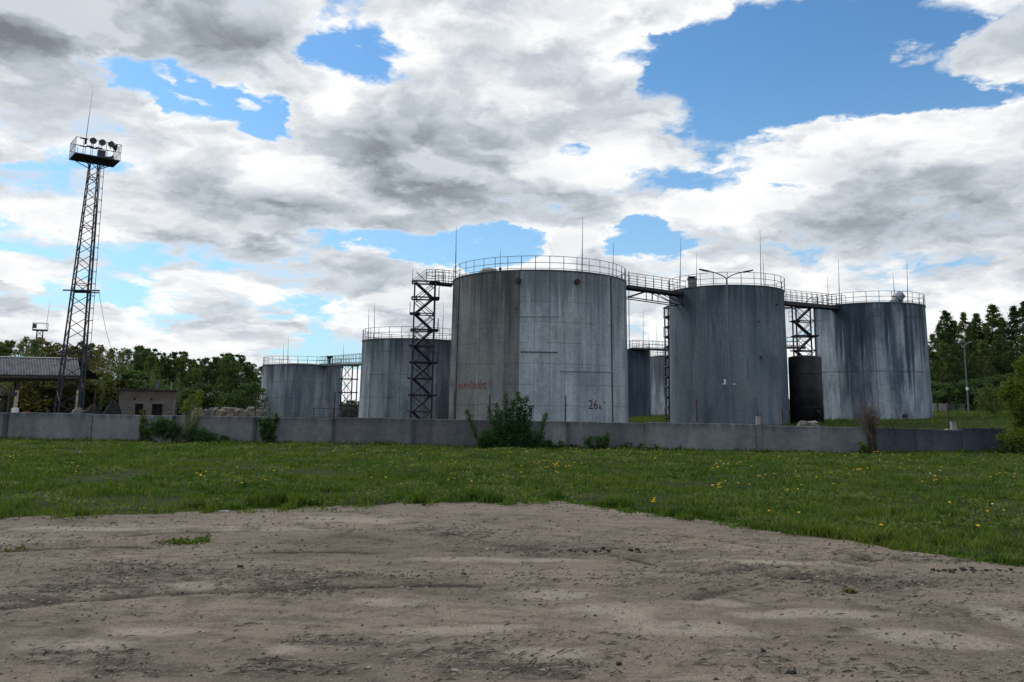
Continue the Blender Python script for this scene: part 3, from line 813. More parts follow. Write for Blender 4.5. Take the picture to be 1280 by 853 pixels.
def stair_tower(px, D, py_top, w, dpt, rz, label, nfl, over=.35, zbase=-.4, ptop=True, zdir=1, pyx=480):
    """zigzag stair: four legs, landings, flights with stringers and treads, braces, landing rails"""
    x0 = X_at(px, D, pyx); zt_ = Z_at(px, py_top, D); H = zt_ - zbase
    t = thing('stair_tower', label, 'stair tower', (x0, D, zbase), rz, 'steel stair towers')
    for sx in (-1, 1):
        for sy in (-1, 1):
            MB().box((sx * w / 2, sy * dpt / 2, H / 2), (.13, .13, H)).build('leg', M['steel'], t)
    dz = H / nfl
    for k in range(nfl + 1):
        zz = dz * k
        if k == 0: continue
        right = (k % 2 == 0)
        full = right or k == nfl
        s_ = 1 if right else -1
        x_in, x_out = (-w / 2 - over * .6, w / 2 + over) if full else (-w / 2 - over, -w / 2 + .55)
        mb = MB()
        if full:
            mb.bar((x_in, -dpt / 2 - .1, zz), (x_out, -dpt / 2 - .1, zz), .10).bar((x_in, dpt / 2 + .1, zz), (x_out, dpt / 2 + .1, zz), .10)
            mb.bar((x_in, -dpt / 2, zz), (x_in, dpt / 2, zz), .10).bar((x_out, -dpt / 2, zz), (x_out, dpt / 2, zz), .10)
            mb.box(((w / 2 - .5 + x_out) / 2, 0, zz + .03), (x_out - w / 2 + .5, dpt, .05))
        else:
            mb.box(((x_in + x_out) / 2, 0, zz + .03), (x_out - x_in, dpt, .09))
        mb.build('landing', M['steel'], t)
        # landing rail
        mb = MB(); xo = x_out if right else x_in
        for q in (.5, 1.0):
            mb.tube((xo, -dpt / 2, zz + q), (xo, dpt / 2, zz + q), .02, n=4)
        for sy in (-1, 1): mb.tube((xo, sy * dpt / 2, zz), (xo, sy * dpt / 2, zz + 1), .022, n=4)
        mb.build('landing_rail', M['rail'], t)
    for k in range(nfl):
        z0, z1 = dz * k, dz * (k + 1)
        xa, xb = (-w / 2 + .1, w / 2 - .1) if k % 2 == 1 else (w / 2 - .1, -w / 2 + .1)
        yy = (-.22 if k % 2 else .22) * dpt
        mb = MB()
        for s_ in (-.28, .28): mb.bar((xa, yy + s_, z0), (xb, yy + s_, z1), .15)
        nt = 6
        for j in range(1, nt): mb.box((xa + (xb - xa) * j / nt, yy, z0 + (z1 - z0) * j / nt), (.22, .54, .03))
        o = mb.build('stair_flight', M['steel'], t)
        mb = MB()
        for s_ in (-.28, .28): mb.tube((xa, yy + s_, z0 + .95), (xb, yy + s_, z1 + .95), .02, n=4)
        mb.build('handrail', M['rail'], o)
        for sy in (-1, 1):
            MB().bar((-xa, sy * dpt / 2, z0 + .05), (-xb, sy * dpt / 2, z1 - .05), .045).build('brace', M['steel'], t)
        for sy in (-1, 1): MB().bar((-w / 2, sy * dpt / 2, z1), (w / 2, sy * dpt / 2, z1), .07).build('tie_bar', M['steel'], t)
    return t
ST1 = stair_tower(527.5, 70.8, 353.5, 1.75, 1.6, .12, 'tall zigzag steel stair tower left of the largest tank', 9)
mb = MB()                                        # top rail and stay rods of the landing
for yy in (-.75, .75):
    for q in (.55, 1.1): mb.tube((.2, yy, 11.75 + q), (1.4, yy, 11.75 + q), .02, n=4)
ztop1 = Z_at(527.5, 353.5, 70.8) + .4
mb = MB()
for yy in (-.75, .75):
    for q in (.5, 1.05): mb.tube((.1, yy, ztop1 + q), (1.6, yy, ztop1 + q), .022, n=4)
    for xx in (.1, .85, 1.6): mb.tube((xx, yy, ztop1), (xx, yy, ztop1 + 1.05), .024, n=4)
    mb.tube((-1.1, yy, ztop1 + .05), (.1, yy, ztop1 + 1.05), .02, n=4).tube((-.8, yy, ztop1 - .1), (.4, yy, ztop1 + .95), .02, n=4)
mb.build('top_railing', M['rail'], ST1)
stair_tower(848.5, 83.5, 384.5, 2.3, 1.5, .05, 'slim dark stair tower peeping out at the left edge of the lamp tank', 12, over=.15)
stair_tower(1007.5, 81.5, 384, 1.75, 1.5, -.1, 'dark zigzag stair tower rising behind the black tank', 8, zbase=0)
# support trestle under the left gangway
D = 104; x0 = X_at(436.5, D, 480); zz = Z_at(436, 457.5, D)
t = thing('trestle', 'openwork steel trestle under the left gangway', 'trestle', (x0, D, -.4), .15)
H = zz + .4
for sx in (-1, 0.35, 1):
    for sy in (-.6, .6): MB().box((sx * .95, sy, H / 2), (.11, .11, H)).build('leg', M['steel'], t)
for k in range(1, 5):
    z_ = H * k / 4
    for sy in (-.6, .6): MB().bar((-1.3, sy, z_), (1.1, sy, z_), .09).build('tie_bar', M['steel'], t)
    for sy in (-.6, .6):
        MB().bar((-.95, sy, z_ - H / 4), (.33, sy, z_), .035).build('brace', M['rail'], t); MB().bar((.33, sy, z_ - H / 4), (-.95, sy, z_), .035).build('brace', M['rail'], t)
mb = MB()
for s_ in (-.2, .2): mb.tube((-.3 + s_, -.8, .2), (-.3 + s_, -.8, H + .8), .025, n=4)
for k in range(20): mb.tube((-.5, -.8, .3 + k * .32), (-.1, -.8, .3 + k * .32), .015, n=4)
mb.build('ladder', M['rail'], t)
# small loudspeaker-like vent by the left gangway
q = P(411.5, 455, 112)
o = thing('roof_vent', 'small dark funnel-shaped vent at the start of the left gangway', 'vent', (q.x, q.y, q.z))
MB().lathe([(.18, 0), (.18, .6), (.45, .95), (.45, 1.05)], 12).build('funnel', M['steel'], o)
# iron railing and steps before the lowest tank
D = 60; x0 = X_at(403, D, 510); zb = float(base_z(x0, D))
o = thing('guard_rail', 'low iron guard rail in front of the lowest far tank', 'railing', (x0, D, zb))
zr = Z_at(403, 510.5, D) - zb
mb = MB()
for q in (1, .55): mb.tube((-.6, 0, zr * q), (2.0, 0, zr * q), .02, n=4)
mb.build('rail', M['steel'], o)
for xx in (-.6, .1, .8, 1.4, 2.0): MB().tube((xx, 0, 0), (xx, 0, zr), .025, n=4).build('rail_post', M['steel'], o)
MB().tube((-.6, 0, zr), (-1.4, 0, zr - .6), .02, n=4).tube((-.6, 0, zr * .5), (-1.4, 0, zr * .1), .02, n=4).build('sloping_rail', M['steel'], o)

# lightning rods: (x base, y base, y top, distance, x top, what)
RODS = [(569.5, 336, 283, 68.5, 570.5, 'tall thin lightning rod at the left rim of the largest tank'), (625, 341, 312, 76, 625.5, 'short faint lightning rod behind the left part of the largest tank rim'),
        (727.5, 341, 271, 66.5, 728.5, 'tallest thin lightning rod on the right half of the largest tank'), (766, 344, 303, 77, 767, 'lightning rod near the right rim of the largest tank'),
        (850, 362, 298, 76, 851, 'thin lightning rod where the gangway meets the lamp tank'), (870.5, 364, 317, 79, 871, 'short lightning rod right of the small vent shaft on the lamp tank'),
        (951.5, 362, 287, 75, 950, 'tallest lightning rod on the right half of the lamp tank'), (955.5, 362, 318, 80, 953.5, 'shorter lightning rod twin on the right half of the lamp tank'),
        (1035.5, 380, 345, 86, 1034.5, 'shorter lightning rod over the end of the right gangway'), (1049.5, 382, 324, 84, 1048, 'taller lightning rod over the end of the right gangway'),
        (1118.5, 372, 341, 86, 1116, 'shorter leaning lightning rod by the tilted vent'), (1135, 381, 327, 84, 1133.5, 'tall lightning rod at the right rim of the rightmost tank'),
        (460.5, 424, 386, 86, 461, 'left of two lightning rods on the shorter tank'), (467.5, 424, 379, 86, 468.5, 'right of two lightning rods on the shorter tank'),
        (553, 425, 378, 88, 554.5, 'lightning rod between the stair tower and the largest tank'), (354, 455, 428, 121, 354.5, 'shorter lightning rod on the lowest far tank'),
        (359.5, 455, 420, 118, 360.5, 'taller lightning rod on the lowest far tank'), (429, 453, 430, 118, 429.5, 'lightning rod over the left gangway'),
        (804, 437, 385, 124, 804, 'taller lightning rod on the dark distant tank'), (822, 444, 404, 149, 820, 'lightning rod on the pale distant tank'), (811, 441, 418, 127, 811, 'faint short lightning rod on the dark distant tank')]
for px, pb, pt, D, ptx, lab in RODS:
    A = P(px, pb, D); B = P(ptx, pt, D); L = (B - A).length; A2 = A - (B - A).normalized() * .8
    o = thing('lightning_rod', lab, 'lightning rod', A2, 0, 'lightning rods')
    v_ = B - A2
    MB().tube((0, 0, 0), v_ * .45, .045, .04, 5).build('pole', M['rail'], o)
    MB().tube(v_ * .45, v_, .035, .012, 5).build('spike', M['rail'], o)
# down conductor beside tank one
A = P(786, 356, 73); 
o = thing('conductor_pipe', 'thin upright pipe beside the right edge of the largest tank', 'pipe', (A.x, A.y, 0))
MB().tube((0, 0, -.3), (0, 0, A.z + 1.2), .035, n=5).build('pipe', M['rail'], o); MB().box((0, .15, A.z - 1), (.06, .3, .06)).build('clamp', M['rail'], o)

# ------------------------------------------------------------------ lamps
def lamp_post(px, py_base, D, py_top, arms, label, rz, mat='lamp_pole', zb=None, boxes=None, lean=0):
    x0 = X_at(px, D, 510); zb = float(base_z(x0, D)) if zb is None else zb
    H = Z_at(px, py_top, D) - zb
    t = thing('street_lamp', label, 'street lamp', (x0, D, zb), rz, 'double-arm street lamps')
    MB().tube((0, 0, -.3), (0, 0, H * .4), .095, .085, 8).tube((0, 0, H * .4), (0, 0, H), .075, .06, 8).build('pole', M[mat], t)
    for s_, L, rise in arms:
        pts = [Vector((0, 0, H - .05))]
        for u in np.linspace(.08, 1, 8): pts.append(Vector((s_ * L * u ** 1.25, 0, H + rise * (.5 * u + .5 * (1 - (1 - u) ** 2.0)))))
        MB().path(pts, .045, 6).build('arm', M[mat], t)
        e = pts[-1]; d = (pts[-1] - pts[-2]).normalized()
        mb = MB(); Mr = Matrix.Rotation(-math.atan2(d.z, abs(d.x)) * (1 if s_ > 0 else -1), 3, 'Y')
        mb.box(e + d * .30, (.80, .24, .09), M=Mr).box(e + d * .22 - Vector((0, 0, .055)), (.50, .18, .04), M=Mr)
        hd = mb.build('lamp_head', M['lamp'], t)
    for dx, dz_, sz in (boxes or []): MB().box((dx, -.14, dz_ - zb), sz).build('box', M['white'], t)
    return t
zb_ = Z_at(908, 477, 64)
lp = lamp_post(913.5, 530, 64, 349.0, ((-1, 1.45, .62), (1, 1.4, .58)), 'tall double-arm street lamp in front of the second tank', 0.0,
               boxes=((-.42, zb_, (.11, .1, .34)), (-.50, zb_ - .2, (.32, .1, .05)), (.30, zb_ - .2, (.24, .1, .05))))
lp.rotation_euler = (0, math.radians(-.3), 0)
lamp_post(1210.5, 513, 105, 433, ((-1, .75, .30), (1, .55, .38)), 'smaller street lamp before the birches on the right', .3, boxes=((-.1, Z_at(1207, 486, 105), (.22, .2, .34)),))

# ------------------------------------------------------------------ floodlight mast
DM = 90.0
xm = X_at(85.5, DM, 515); zdeck = Z_at(119, 201, DM); zb = float(base_z(xm, DM)) - .1
xt = X_at(118, DM, 203)
mast = thing('floodlight_mast', 'tall dark lattice floodlight mast with railed platform left of the brick hut', 'mast', (xm, DM, zb), math.radians(38))
HM = zdeck - zb
_inv = Matrix.Rotation(-math.radians(38), 3, 'Z')
shift = _inv @ Vector((xt - xm, 0, 0)) * 1.0      # what little lean the mast really has
def mleg(sx, sy, u):
    h = 1.16 * (1 - u) + .44 * u
    return Vector((sx * h, sy * h, HM * u)) + shift * u
for sx, sy in ((-1, -1), (1, -1), (1, 1), (-1, 1)):
    mb = MB()
    for k in range(6): mb.bar(mleg(sx, sy, k / 6), mleg(sx, sy, (k + 1) / 6), .15 - .012 * k)
    mb.build('leg', M['steel'], mast)
us = [0.0]; 
while us[-1] < .985: us.append(min(1.0, us[-1] + .052 - .024 * us[-1]))
cor = ((-1, -1), (1, -1), (1, 1), (-1, 1))
for k in range(len(us) - 1):
    for j in range(4):
        c0_, c1_ = cor[j], cor[(j + 1) % 4]
        a, b_ = (c0_, c1_) if (k + j) % 2 else (c1_, c0_)
        MB().bar(mleg(*a, us[k]), mleg(*b_, us[k + 1]), .055).build('brace', M['steel'], mast)
        if k % 6 == 5: MB().bar(mleg(*c0_, us[k]), mleg(*c1_, us[k]), .06).build('tie_bar', M['steel'], mast)
uc = (Z_at(100, 364.5, DM) - zb) / HM
cc = shift * uc + Vector((0, 0, HM * uc))
ax = _inv @ Vector((1, 0, 0)); ay = _inv @ Vector((0, 1, 0))
MB().bar(cc - ax * 1.5 - ay * .9, cc + ax * 2.5 - ay * .9, .12).bar(cc - ax * 1.2 + ay * .9, cc + ax * 1.6 + ay * .9, .10).box(cc, (1.7, 1.7, .06)).build('crossarm', M['steel'], mast)
# platform
top = shift + Vector((0, 0, HM)); PW, PD = 4.6, 3.3
MB().box(top + Vector((0, 0, .05)), (PW, PD, .10)).build('platform', M['steel'], mast)
for sx in (-1, 1):
    for sy in (-1, 1): MB().bar(top + Vector((sx * .42, sy * .42, -.9)), top + Vector((sx * PW * .40, sy * PD * .40, 0)), .07).build('platform_strut', M['steel'], mast)
mb = MB()
cs = [Vector((-PW / 2, -PD / 2, 0)), Vector((PW / 2, -PD / 2, 0)), Vector((PW / 2, PD / 2, 0)), Vector((-PW / 2, PD / 2, 0))]
for q in (1.9, 1.0):
    for j in range(4): mb.tube(top + cs[j] + Vector((0, 0, q)), top + cs[(j + 1) % 4] + Vector((0, 0, q)), .03, n=4)
ro = mb.build('railing', M['steel'], mast)
for j in range(4):
    nn = 6 if j % 2 == 0 else 5
    for k in range(nn):
        q = cs[j].lerp(cs[(j + 1) % 4], k / nn); MB().tube(top + q, top + q + Vector((0, 0, 1.9)), .028, n=4).build('rail_post', M['steel'], ro)
def flood(q, aim, r=.36):
    a = Vector(aim).normalized(); q = top + Vector(q)
    mb = MB(); mb.tube(q - a * .30, q, r * .45, r, 12).tube(q, q + a * .14, r, r * 1.02, 12).tube(q - a * .42, q - a * .3, r * .3, r * .45, 10)
    o = mb.build('floodlight', M['lamp'], mast)
    MB().tube(q + a * .14, q + a * .155, r * .9, n=12).build('glass', M['glass'], o)
    MB().bar(q - Vector((0, 0, r + .2)), q - Vector((0, 0, r * .5)), .06).build('bracket', M['steel'], o)
m_, N, b = newmat('lamp_glass'); b.inputs['Base Color'].default_value = (.10, .12, .14, 1); b.inputs['Roughness'].default_value = .15; M['glass'] = m_
c_, s_ = math.cos(math.radians(38)), math.sin(math.radians(38))
for k, (lx, ly) in enumerate(((-.55, -1.38), (.35, -1.38), (1.25, -1.38), (1.9, -.5))):
    flood((lx, ly, 1.85), (.35 * (k - 1), -1, -.25) if k < 3 else (1, .15, -.2))
flood((1.75, .1, .62), (1, -.3, -.2), .40)
MB().box(top + Vector((.5, -.6, .6)), (.75, .5, 1.05)).build('control_cabinet', M['lamp'], mast)
for q in ((-1.5, -1.4, 1.9), (-1.5, -1.4, 1.02), (-.5, -1.45, 1.0), (1.6, 1.3, 1.0), (.6, 1.42, 1.95), (-.3, 1.42, 1.95)):
    MB().box(top + Vector(q), (.75, .10, .12)).build('ballast_box', M['lamp'], mast)
A = top + _inv @ Vector(tuple(P(107.5, 174, DM - 0.6) - (Vector((xm, DM, zb)) + Matrix.Rotation(math.radians(38), 3, 'Z') @ top)))
B = A + _inv @ (P(116, 113, DM - .6) - P(107.5, 174, DM - .6))
MB().tube(A - Vector((0, 0, .6)), A, .12, n=8).tube(A, A.lerp(B, .5), .04, .03).tube(A.lerp(B, .5), B, .025, .012).build('antenna', M['steel'], mast)
# caged ladder on the right-hand side
off = _inv @ Vector((1.0, -.25, 0)).normalized()
side = _inv @ Vector((.25, 1.0, 0)).normalized()
def lad(u): return shift * u + Vector((0, 0, HM * u)) + off * ((1.16 * (1 - u) + .44 * u) * 1.28 + .12)
mb = MB()
for s_ in (-.2, .2): mb.tube(lad(.02) + side * s_, lad(.99) + side * s_, .028, n=4)
lo = mb.build('ladder', M['rail'], mast)
mb = MB()
for k in range(84): 
    q = lad(.02 + .97 * k / 84); mb.tube(q - side * .2, q + side * .2, .014, n=4)
mb.build('rungs', M['rail'], lo)
for k in range(18):
    q = lad(.18 + .80 * k / 17)
    MB().path([q + off * (.62 * math.sin(t_)) + side * (.36 * math.cos(t_)) for t_ in np.linspace(0, PI, 9)], .026, 4).build('cage_hoop', M['rail'], lo)
mb = MB()
for t_ in (PI * .25, PI * .5, PI * .75): mb.tube(lad(.18) + off * (.62 * math.sin(t_)) + side * (.36 * math.cos(t_)), lad(.98) + off * (.62 * math.sin(t_)) + side * (.36 * math.cos(t_)), .016, n=4)
mb.build('cage_bar', M['rail'], lo)
# cable hanging from the crossarm towards the wood
A = Vector((xm, DM, zb)) + Matrix.Rotation(math.radians(38), 3, 'Z') @ (cc + ax * 2.4 - ay * .9); B = P(146, 448, 118)
o = thing('cable', 'thin sagging cable running from the mast crossarm to the wood', 'cable', A)
pts = [(B - A) * t_ - Vector((0, 0, 1.2 * math.sin(PI * t_))) for t_ in np.linspace(0, 1, 12)]
MB().path(pts, .022, 4).build('wire', M['steel'], o)

# ------------------------------------------------------------------ small distant mast
D = 250.0; x0 = X_at(48, D, 470); zd = Z_at(49, 413, D); zb = -2
t = thing('floodlight_mast', 'small distant lattice mast with railed platform above the left trees', 'mast', (x0, D, zb), .5)
H = zd - zb; sh = Vector((X_at(50, D, 413) - x0, 0, 0)); sh = Matrix.Rotation(-.5, 3, 'Z') @ sh
def l2(sx, sy, u): return Vector((sx * (1.5 - .75 * u), sy * (1.5 - .75 * u), H * u)) + sh * u
for c_ in cor: MB().bar(l2(*c_, 0), l2(*c_, 1), .22).build('leg', M['steel'], t)
for k in range(12):
    for j in range(4):
        a, b_ = (cor[j], cor[(j + 1) % 4]) if (k + j) % 2 else (cor[(j + 1) % 4], cor[j])
        MB().bar(l2(*a, k / 12), l2(*b_, (k + 1) / 12), .12).build('brace', M['steel'], t)
tp = sh + Vector((0, 0, H))
MB().box(tp, (4.0, 3.2, .35)).build('platform', M['steel'], t)
mb = MB()
c4_ = [Vector((sx * 2, sy * 1.6, 0)) for sx, sy in cor]
for q in (2.1,):
    for j in range(4): mb.tube(tp + c4_[j] + Vector((0, 0, q)), tp + c4_[(j + 1) % 4] + Vector((0, 0, q)), .06, n=4)
for j in range(4): mb.tube(tp + c4_[j], tp + c4_[j] + Vector((0, 0, 2.1)), .07, n=4)
mb.build('railing', M['steel'], t)
MB().box(tp + Vector((-1.4, -1.2, 1.1)), (.9, .6, 1.3)).build('floodlight', M['lamp'], t)
MB().tube(tp + Vector((1.5, 0, 0)), tp + Vector((1.9, 0, 9)), .07, .03).build('antenna', M['steel'], t)

# ------------------------------------------------------------------ open shed with corrugated roof
D0, D1 = 95.0, 101.0
e0 = P(-60, 467.5, D0); e1 = P(101, 469.5, D0); r0 = P(-60, 446.0, D1); r1 = P(97, 449.5, D1)
t = thing('open_shed', 'long open shed with grey corrugated roof at the left edge', 'shed', (e0.x, D0, -.5))
O = Vector((e0.x, D0, -.5))
ns = 15
for k in range(ns):
    mb = MB(); vs, fs = [], []; nw = 6
    for j in range(nw + 1):
        u = (k + j / nw) / ns
        wv = .075 * math.cos(j * PI)
        lo_, hi_ = e0.lerp(e1, u) - O, r0.lerp(r1, u) - O
        lift = Vector((0, 0, wv + (.02 if k % 2 else 0)))
        vs += [lo_ + lift, hi_ + lift, lo_ + lift - Vector((0, 0, .03)), hi_ + lift - Vector((0, 0, .03))]
    for j in range(nw):
        i0 = j * 4; i1 = i0 + 4
        fs += [(i0, i1, i1 + 1, i0 + 1), (i0 + 3, i1 + 3, i1 + 2, i0 + 2), (i0, i0 + 2, i1 + 2, i1), (i0 + 1, i1 + 1, i1 + 3, i0 + 3)]
    mb.add(vs, fs).build('roof_sheet', M['slate'], t)
MB().bar(e0 - O - Vector((0, -.25, .35)), e1 - O - Vector((0, -.25, .35)), .55).build('eave_beam', M['timber'], t)
MB().bar(r0 - O - Vector((0, 0, .2)), r1 - O - Vector((0, 0, .2)), .25).build('ridge_beam', M['timber'], t)
MB().bar(r0 - O + Vector((0, 0, .10)), r1 - O + Vector((0, 0, .10)), .12).build('ridge_cap', M['galv'], t)
# far slope
MB().add([r0 - O, r1 - O, r1 - O + Vector((0, 6, -2.2)), r0 - O + Vector((0, 6, -2.2))], [(0, 1, 2, 3)]).add([r0 - O - Vector((0, 0, .06)), r1 - O - Vector((0, 0, .06)), r1 - O + Vector((0, 6, -2.26)), r0 - O + Vector((0, 6, -2.26))], [(3, 2, 1, 0)]).build('rear_roof', M['slate'], t)
for px in (20.5, 97.5):
    q = P(px, 473, D0) - O
    po = MB().bar((q.x, .4, 0), (q.x, .4, q.z + .2), .26).build('post', M['timber'], t)
    zc_ = Z_at(px, 488, D0) + .5
    MB().bar((q.x, .38, 0), (q.x, .38, zc_), .31).build('painted_foot', M['cream'], po)
    q2 = P(px, 473, D0 + 11) - O
    MB().bar((q2.x, 11.0, 0), (q2.x, 11.0, q.z + .2), .26).build('post', M['timber'], t)
# things standing by the open shed
q = P(18.5, 517, 70)
o = thing('electric_cabinet', 'small white metal cabinet under the open shed', 'cabinet', (q.x, 70, -.4))
MB().box((0, 0, .95), (.42, .35, .55)).build('cabinet', M['white'], o); MB().box((0, 0, .35), (.08, .08, .75)).build('stand', M['steel'], o)
q = P(33, 517, 72)
o = thing('fuel_drum', 'faded orange drum beside the white cabinet', 'drum', (q.x, 72, -.4))
MB().lathe([(.30, 0), (.30, .45), (.31, .47), (.30, .49), (.30, .9), (.27, .92)], 16).build('drum', M['orange'], o); MB().ring((0, 0, .9), .3, .02, 16).build('rim', M['rust'], o)
q = P(12, 500, 78)
o = thing('lamp_pole', 'thin dark pole with side bracket at the left edge', 'pole', (q.x, 78, -.4))
MB().bar((0, 0, 0), (0, 0, Z_at(12, 484, 78) + .4), .18).build('shaft', M['timber'], o); MB().box((.3, 0, 2.4), (.6, .15, .4)).build('bracket', M['steel'], o)
q = P(2, 505, 110)
o = thing('outbuilding', 'low pale outbuilding with sloping dark roof at the far left edge', 'building', (q.x - 3, 110, -.5))
MB().box((0, 0, 1.2), (7, 5, 2.4)).build('wall', M['stone'], o)
MB().add([(-3.8, -2.9, 2.45), (4.0, -2.9, 2.45), (1.5, 0, 4.2), (-3.8, 0, 4.2), (4.0, 2.9, 2.45), (-3.8, 2.9, 2.45)], [(0, 1, 2, 3), (3, 2, 4, 5), (1, 4, 2), (0, 3, 5), (5, 4, 1, 0)]).build('roof', M['timber'], o)
MB().box((2.4, -2.52, 1.3), (1.0, .06, 1.0)).build('window', M['dark'], o)

# ------------------------------------------------------------------ brick hut with two openings
m_, N, b = newmat('old_brick')
p = N.objcoord(); x, y, z = N.xyz(p)
br = N.node('ShaderNodeTexBrick'); N.put(br.inputs['Vector'], N.vec(x + y, z, 0.0)); br.inputs['Scale'].default_value = 1.0
br.inputs['Brick Width'].default_value = .40; br.inputs['Row Height'].default_value = .14; br.inputs['Mortar Size'].default_value = .014
br.inputs['Color1'].default_value = (.145, .118, .10, 1); br.inputs['Color2'].default_value = (.065, .05, .048, 1); br.inputs['Mortar'].default_value = (.17, .175, .17, 1)
n = N.noise(p, 1.2, 4, .6); c = N.mix(n.step(.40, .62) * .45, Sock(N.t, br.outputs[0]), (.13, .12, .108))
zb2 = z.step(1.9, 2.2) * N.noise(p, .9, 3).step(.35, .55); c = N.mix(zb2 * .7, c, (.085, .058, .050))
N.put(b.inputs['Base Color'], c); b.inputs['Roughness'].default_value = .95; N.put(b.inputs['Normal'], N.bump(Sock(N.t, br.outputs[1]) * -1.0, .6, .02)); M['brick'] = m_
D = 65.0; xa, xb = X_at(151.5, D, 500), X_at(214.5, D, 500); zb = -.45; H = Z_at(184, 489, D) - zb; wd = xb - xa
t = thing('brick_hut', 'small flat-roofed brick hut with two dark window openings', 'hut', ((xa + xb) / 2, D, zb), math.radians(19))
w0, w1, w2_, w3 = [X_at(q, D, 512) - (xa + xb) / 2 for q in (169.5, 179, 189, 201.5)]
zs0, zs1 = Z_at(185, 520.5, D) - zb, Z_at(185, 505, D) - zb
zs0 = max(.15, zs0)
mb = MB(); dp = 3.4
mb.box((0, .12, zs0 / 2), (wd, .24, zs0)).box((0, .12, (zs1 + H) / 2), (wd, .24, H - zs1))
for a, b_ in ((-wd / 2, w0), (w1, w2_), (w3, wd / 2)): mb.box(((a + b_) / 2, .121, (zs0 + zs1) / 2), (b_ - a, .236, zs1 - zs0))
mb.box((-wd / 2 + .12, dp / 2 + .13, H / 2), (.24, dp - .25, H)).box((wd / 2 - .12, dp / 2 + .13, H / 2), (.24, dp - .25, H)).box((0, dp, H / 2), (wd - .5, .24, H))
mb.build('wall', M['brick'], t)
ro = MB().box((.05, dp / 2, H + .08), (wd + .2, dp + .25, .12)).build('roof', M['timber'], t)
MB().box((.55, dp * .6, H + .45), (.26, .26, .55)).box((.55, dp * .6, H + .74), (.34, .34, .07)).build('vent_shaft', M['slate'], ro)
MB().tube((1.6, dp * .6, H + .1), (1.6, dp * .6, H + .75), .045, n=8).build('flue_pipe', M['galv'], ro)
for a, b_ in ((w0, w1), (w2_, w3)):
    f_ = MB().box(((a + b_) / 2, .20, zs1 - .03), (b_ - a, .06, .06)).box(((a + b_) / 2, .20, zs0 + .03), (b_ - a, .06, .06)).box((a + .03, .20, (zs0 + zs1) / 2), (.06, .06, zs1 - zs0)).box((b_ - .03, .20, (zs0 + zs1) / 2), (.06, .06, zs1 - zs0)).build('window', M['timber'], t)
    MB().box(((a + b_) / 2, .235, (zs0 + zs1) / 2), (b_ - a, .01, zs1 - zs0)).build('pane', M['dark'], f_)
for xx in (-.85, .35): MB().box((xx, -.005, H - .62), (.16, .03, .16)).build('wall_hole', M['dark'], t)

# ------------------------------------------------------------------ heaps and stone blocks behind the wall
def heap(px, D, w, h, label, seed, mat, sq=.6):
    x0 = X_at(px, D, 515); n = 26; r_ = np.random.default_rng(seed)
    gx, gy = np.meshgrid(np.linspace(-1, 1, n), np.linspace(-1, 1, n)); rr = np.hypot(gx, gy)
    zz = np.clip(1 - rr ** 1.6, 0, 1) * (.45 + .9 * fbm(gx * 2.2 + seed, gy * 2.2, 3)) * h + (fbm(gx * 6 + seed, gy * 6, 2) - .5) * .25 * h * (rr < .95)
    v = np.stack([gx * w / 2, gy * w / 2 * sq, np.where(rr < 1, zz, -.3)], -1).reshape(-1, 3)
    i = (np.arange(n - 1)[:, None] * n + np.arange(n - 1)[None]).ravel()
    o = link('soil_heap', np_mesh('soil_heap', v, np.stack([i, i + 1, i + 1 + n, i + n], 1).ravel(), np.full(len(i), 4), mat), None, (x0, D, -.42))
    return tag(o, label, 'heap')
heap(141, 62, 2.2, 2.0, 'dark pointed heap directly left of the brick hut', 3, M['mound'])
heap(118, 66, 3.4, 1.6, 'low dark rubble heap at the foot of the lattice mast', 4, M['mound'])
heap(98, 72, 2.4, 1.3, 'pale sandy heap behind the foot of the lattice mast', 9, M['rowstone'])
BL = [(247, 11, 'first'), (258, 9, ''), (268, 12, ''), (276, 9, ''), (284, 14, ''), (292, 12, ''), (300, 10, ''), (307, 8, ''), (313, 11, ''), (321, 9, ''), (327, 11, ''), (253, 7, ''), (288, 8, ''), (303, 7, '')]
desc = ['leftmost pale stone block behind the wall', 'grey stone block second in the row behind the wall', 'sloping stone block right of the yellow sapling', 'small squared stone block in the row behind the wall',
        'tallest rounded sandy boulder in the stone row', 'pale boulder right of the tallest one', 'round sandy boulder mid row', 'small dark-sided block mid row', 'squared slab before the fence post', 'small block left of the lowest tank',
        'tan boulder touching the lowest tank edge', 'low chip of concrete near the row start', 'flat slab below the tallest boulder', 'low slab below the round boulder']
for k, ((px, sz, _), lb) in enumerate(zip(BL, desc)):
    D = 90 + (k % 3) * 1.5 - (5 if k > 10 else 0); w_ = sz * D / 1030 * 1.0; x0 = X_at(px, D, 515)
    mat = M['rowstone'] if k % 3 else M['tanstone']
    o = link('stone_block', rubble_mesh('stone_block', (w_, w_ * .8, w_ * random.uniform(.75, 1.05) + (.45 if k < 11 else .15)), mat, 40 + k, 2, .12), None, (x0, D, -.40), random.uniform(-.6, .6))
    tag(o, lb, 'stone', 'stone blocks behind the wall')
# dark scrap behind the trestle
heap(437, 98, 4.2, 1.5, 'dark scrap heap at the foot of the trestle', 12, M['mound'])

